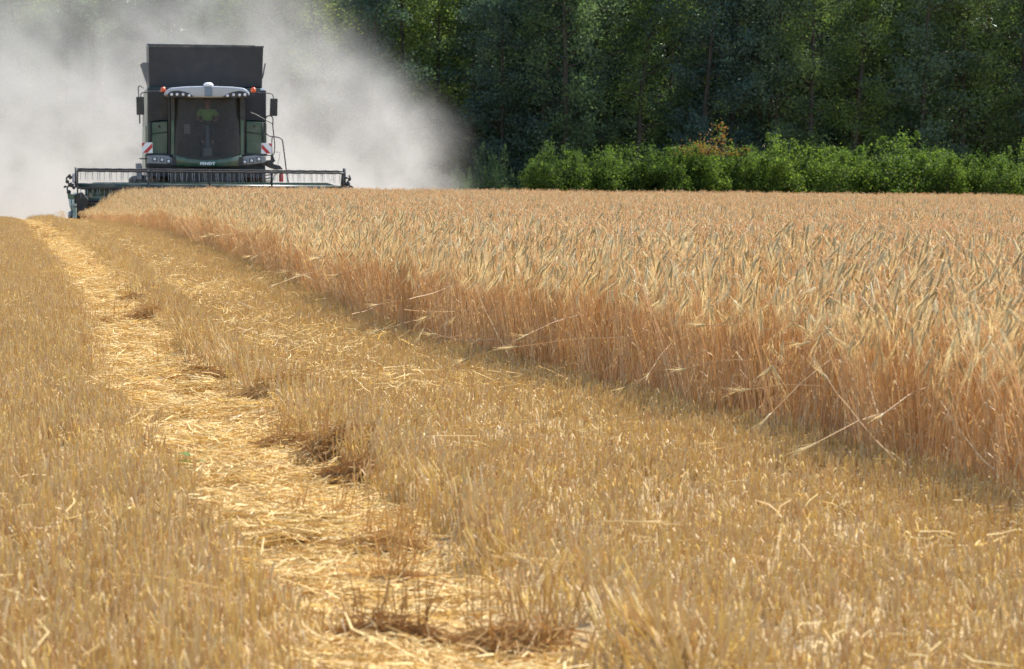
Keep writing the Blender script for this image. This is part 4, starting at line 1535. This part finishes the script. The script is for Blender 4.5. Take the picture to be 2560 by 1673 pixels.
# long straws lying on the stubble in the foreground
for i, (p0, p1, lb) in enumerate((((1490, 1385), (1700, 1395), 'long pale straw lying across the stubble right of the track'),
                                  ((1045, 1165), (1190, 1162), 'long straw lying flat behind the stubble bank'),
                                  ((2000, 1455), (2028, 1495), 'short thick white straw lying on the stubble'),
                                  ((1850, 1485), (1915, 1497), 'short pinkish straw lying on the open stubble'),
                                  ((300, 1530), (560, 1575), 'long tan straw resting on the stubble left of the track'),
                                  ((55, 1265), (115, 1262), 'short pale straw lying on the stubble left of the track'))):
    a, b = Vector(on_ground(*p0)), Vector(on_ground(*p1))
    a.z += .11; b.z += .11
    mb = MB()
    d = b - a
    mb.tube([(0, 0, 0), d * .3 + Vector((0, 0, .006)), d * .7 + Vector((0, 0, .004)), d], .0028, 5, 0, .95, True)
    o = link('long_straw', mb.mesh('long_straw'), M['straw'])
    o.location = a
    tag(o, lb, 'straw')


def weed(px, py, h, lb, leafy):
    rnd = random.Random(px)
    x, y, z = on_ground(px, py)
    r = empty('weed', (x, y, z))
    tag(r, lb, 'weed')
    mb = MB()
    st = limb(mb, (0, 0, -.01), (rnd.gauss(0, .06), 0, 1), h, .0028, .001, rnd, 5, .05)
    link('stem', mb.mesh('stem'), M['weed'] if leafy else M['stub'], r)
    if leafy:
        for k in range(7):
            a = rnd.uniform(0, 6.28)
            d = Vector((math.cos(a), math.sin(a), .25))
            s = Vector(st[min(5, 1 + k // 2)])
            lm = MB()
            lm.strip([s, s + d * .022, s + d * .05, s + d * .07 - Vector((0, 0, .012))], [.006, .042, .034, .003], d.cross(Vector((0, 0, 1))), 0, rnd.random())
            link('leaf', lm.mesh('leaf'), M['weed'], r)
    else:
        for k in range(3):
            lm = MB()
            s = Vector(st[1 + k])
            a = rnd.uniform(0, 6.28)
            d = Vector((math.cos(a), math.sin(a), 1.2)).normalized()
            lm.strip([s, s + d * .04, s + d * .08], [.003, .004, .001], d.cross(Vector((0, 1, .2))), 0, rnd.random())
            link('blade', lm.mesh('blade'), M['stub'], r)


weed(482, 1165, .14, 'small bright green weed with broad leaves beside the track', True)
for px, py, h, lb in ((910, 1450, .22, 'thin grey upright stem standing in the track'), (990, 1455, .17, 'greenish upright stem rooted in a straw tuft in the track'),
                      (600, 932, .18, 'dry upright stem standing alone in the straw of the track'), (487, 1135, .2, 'dry grey stem rising behind the bright green weed'),
                      (265, 795, .20, 'dark upright stem on the flat straw tuft'), (320, 745, .16, 'dry forked stem by the track bank')):
    weed(px, py, h, lb, False)


# ------------------------------------------------------------------ dust thrown up by the combine
def build_dust():
    lo, hi = Vector((-46, 91.5, -2.2)), Vector((9, 143, 17))
    mb = MB()
    mb.box(lo, hi)
    m, nt, out = new_mat('field_dust')
    L = nt.links.new
    geo = node(nt, 'ShaderNodeNewGeometry')
    sep = node(nt, 'ShaderNodeSeparateXYZ')
    L(geo.outputs['Position'], sep.inputs[0])

    def mth(op, a, b=None, c=None):
        n = node(nt, 'ShaderNodeMath', operation=op)
        for i, v in enumerate((a, b, c)):
            if v is None: continue
            if isinstance(v, (int, float)): n.inputs[i].default_value = v
            else: L(v, n.inputs[i])
        return n.outputs[0]

    def mr(v, a, b, c=0.0, d=1.0):
        n = node(nt, 'ShaderNodeMapRange', interpolation_type='SMOOTHSTEP')
        L(v, n.inputs[0])
        for i, q in enumerate((a, b, c, d)): n.inputs[1 + i].default_value = q
        return n.outputs[0]
    X, Y, Z = sep.outputs
    n1 = node(nt, 'ShaderNodeTexNoise')
    n1.inputs['Scale'].default_value = .30
    n1.inputs['Detail'].default_value = 6
    n1.inputs['Roughness'].default_value = .6
    n1.inputs['Distortion'].default_value = .9
    L(geo.outputs['Position'], n1.inputs['Vector'])
    N = n1.outputs['Fac']
    bil = mr(N, .46, .59, .0, 2.2)
    # right-hand front of the cloud: leans left with height, ragged by the noise
    edge = mth('ADD', X, mth('MULTIPLY', mth('MAXIMUM', mth('SUBTRACT', Z, 3.0), 0.0), .95))
    edge = mth('ADD', edge, mth('MULTIPLY', mth('SUBTRACT', N, .5), 11.0))
    right = mr(edge, -.9, -3.8)
    left = mr(X, -46, -36)
    core = mth('EXPONENT', mth('MULTIPLY', mth('MAXIMUM', mth('ADD', Z, 1.0), 0.0), -.30))     # thick near the ground
    veil = mr(Z, 17, 6, 0, 1)
    dens = mth('ADD', mth('MULTIPLY', core, .105), mth('MULTIPLY', veil, .0045))
    fade = mth('MULTIPLY', mr(Y, 91.5, 97), mr(Y, 143, 128))
    topf = mr(Z, 17, 13)
    d = mth('MULTIPLY', mth('MULTIPLY', dens, bil), mth('MULTIPLY', right, left))
    d = mth('MULTIPLY', mth('MULTIPLY', d, fade), topf)
    v = node(nt, 'ShaderNodeVolumePrincipled')
    v.inputs['Color'].default_value = (.64, .63, .605, 1)
    v.inputs['Anisotropy'].default_value = .1
    L(d, v.inputs['Density'])
    L(v.outputs[0], out.inputs['Volume'])
    m.cycles.volume_step_rate = .35 if hasattr(m.cycles, 'volume_step_rate') else 1
    o = link('dust_cloud', mb.mesh('dust_cloud'), m)
    tag(o, 'pale dust cloud billowing behind and beside the combine', 'dust', kind='stuff')


build_dust()
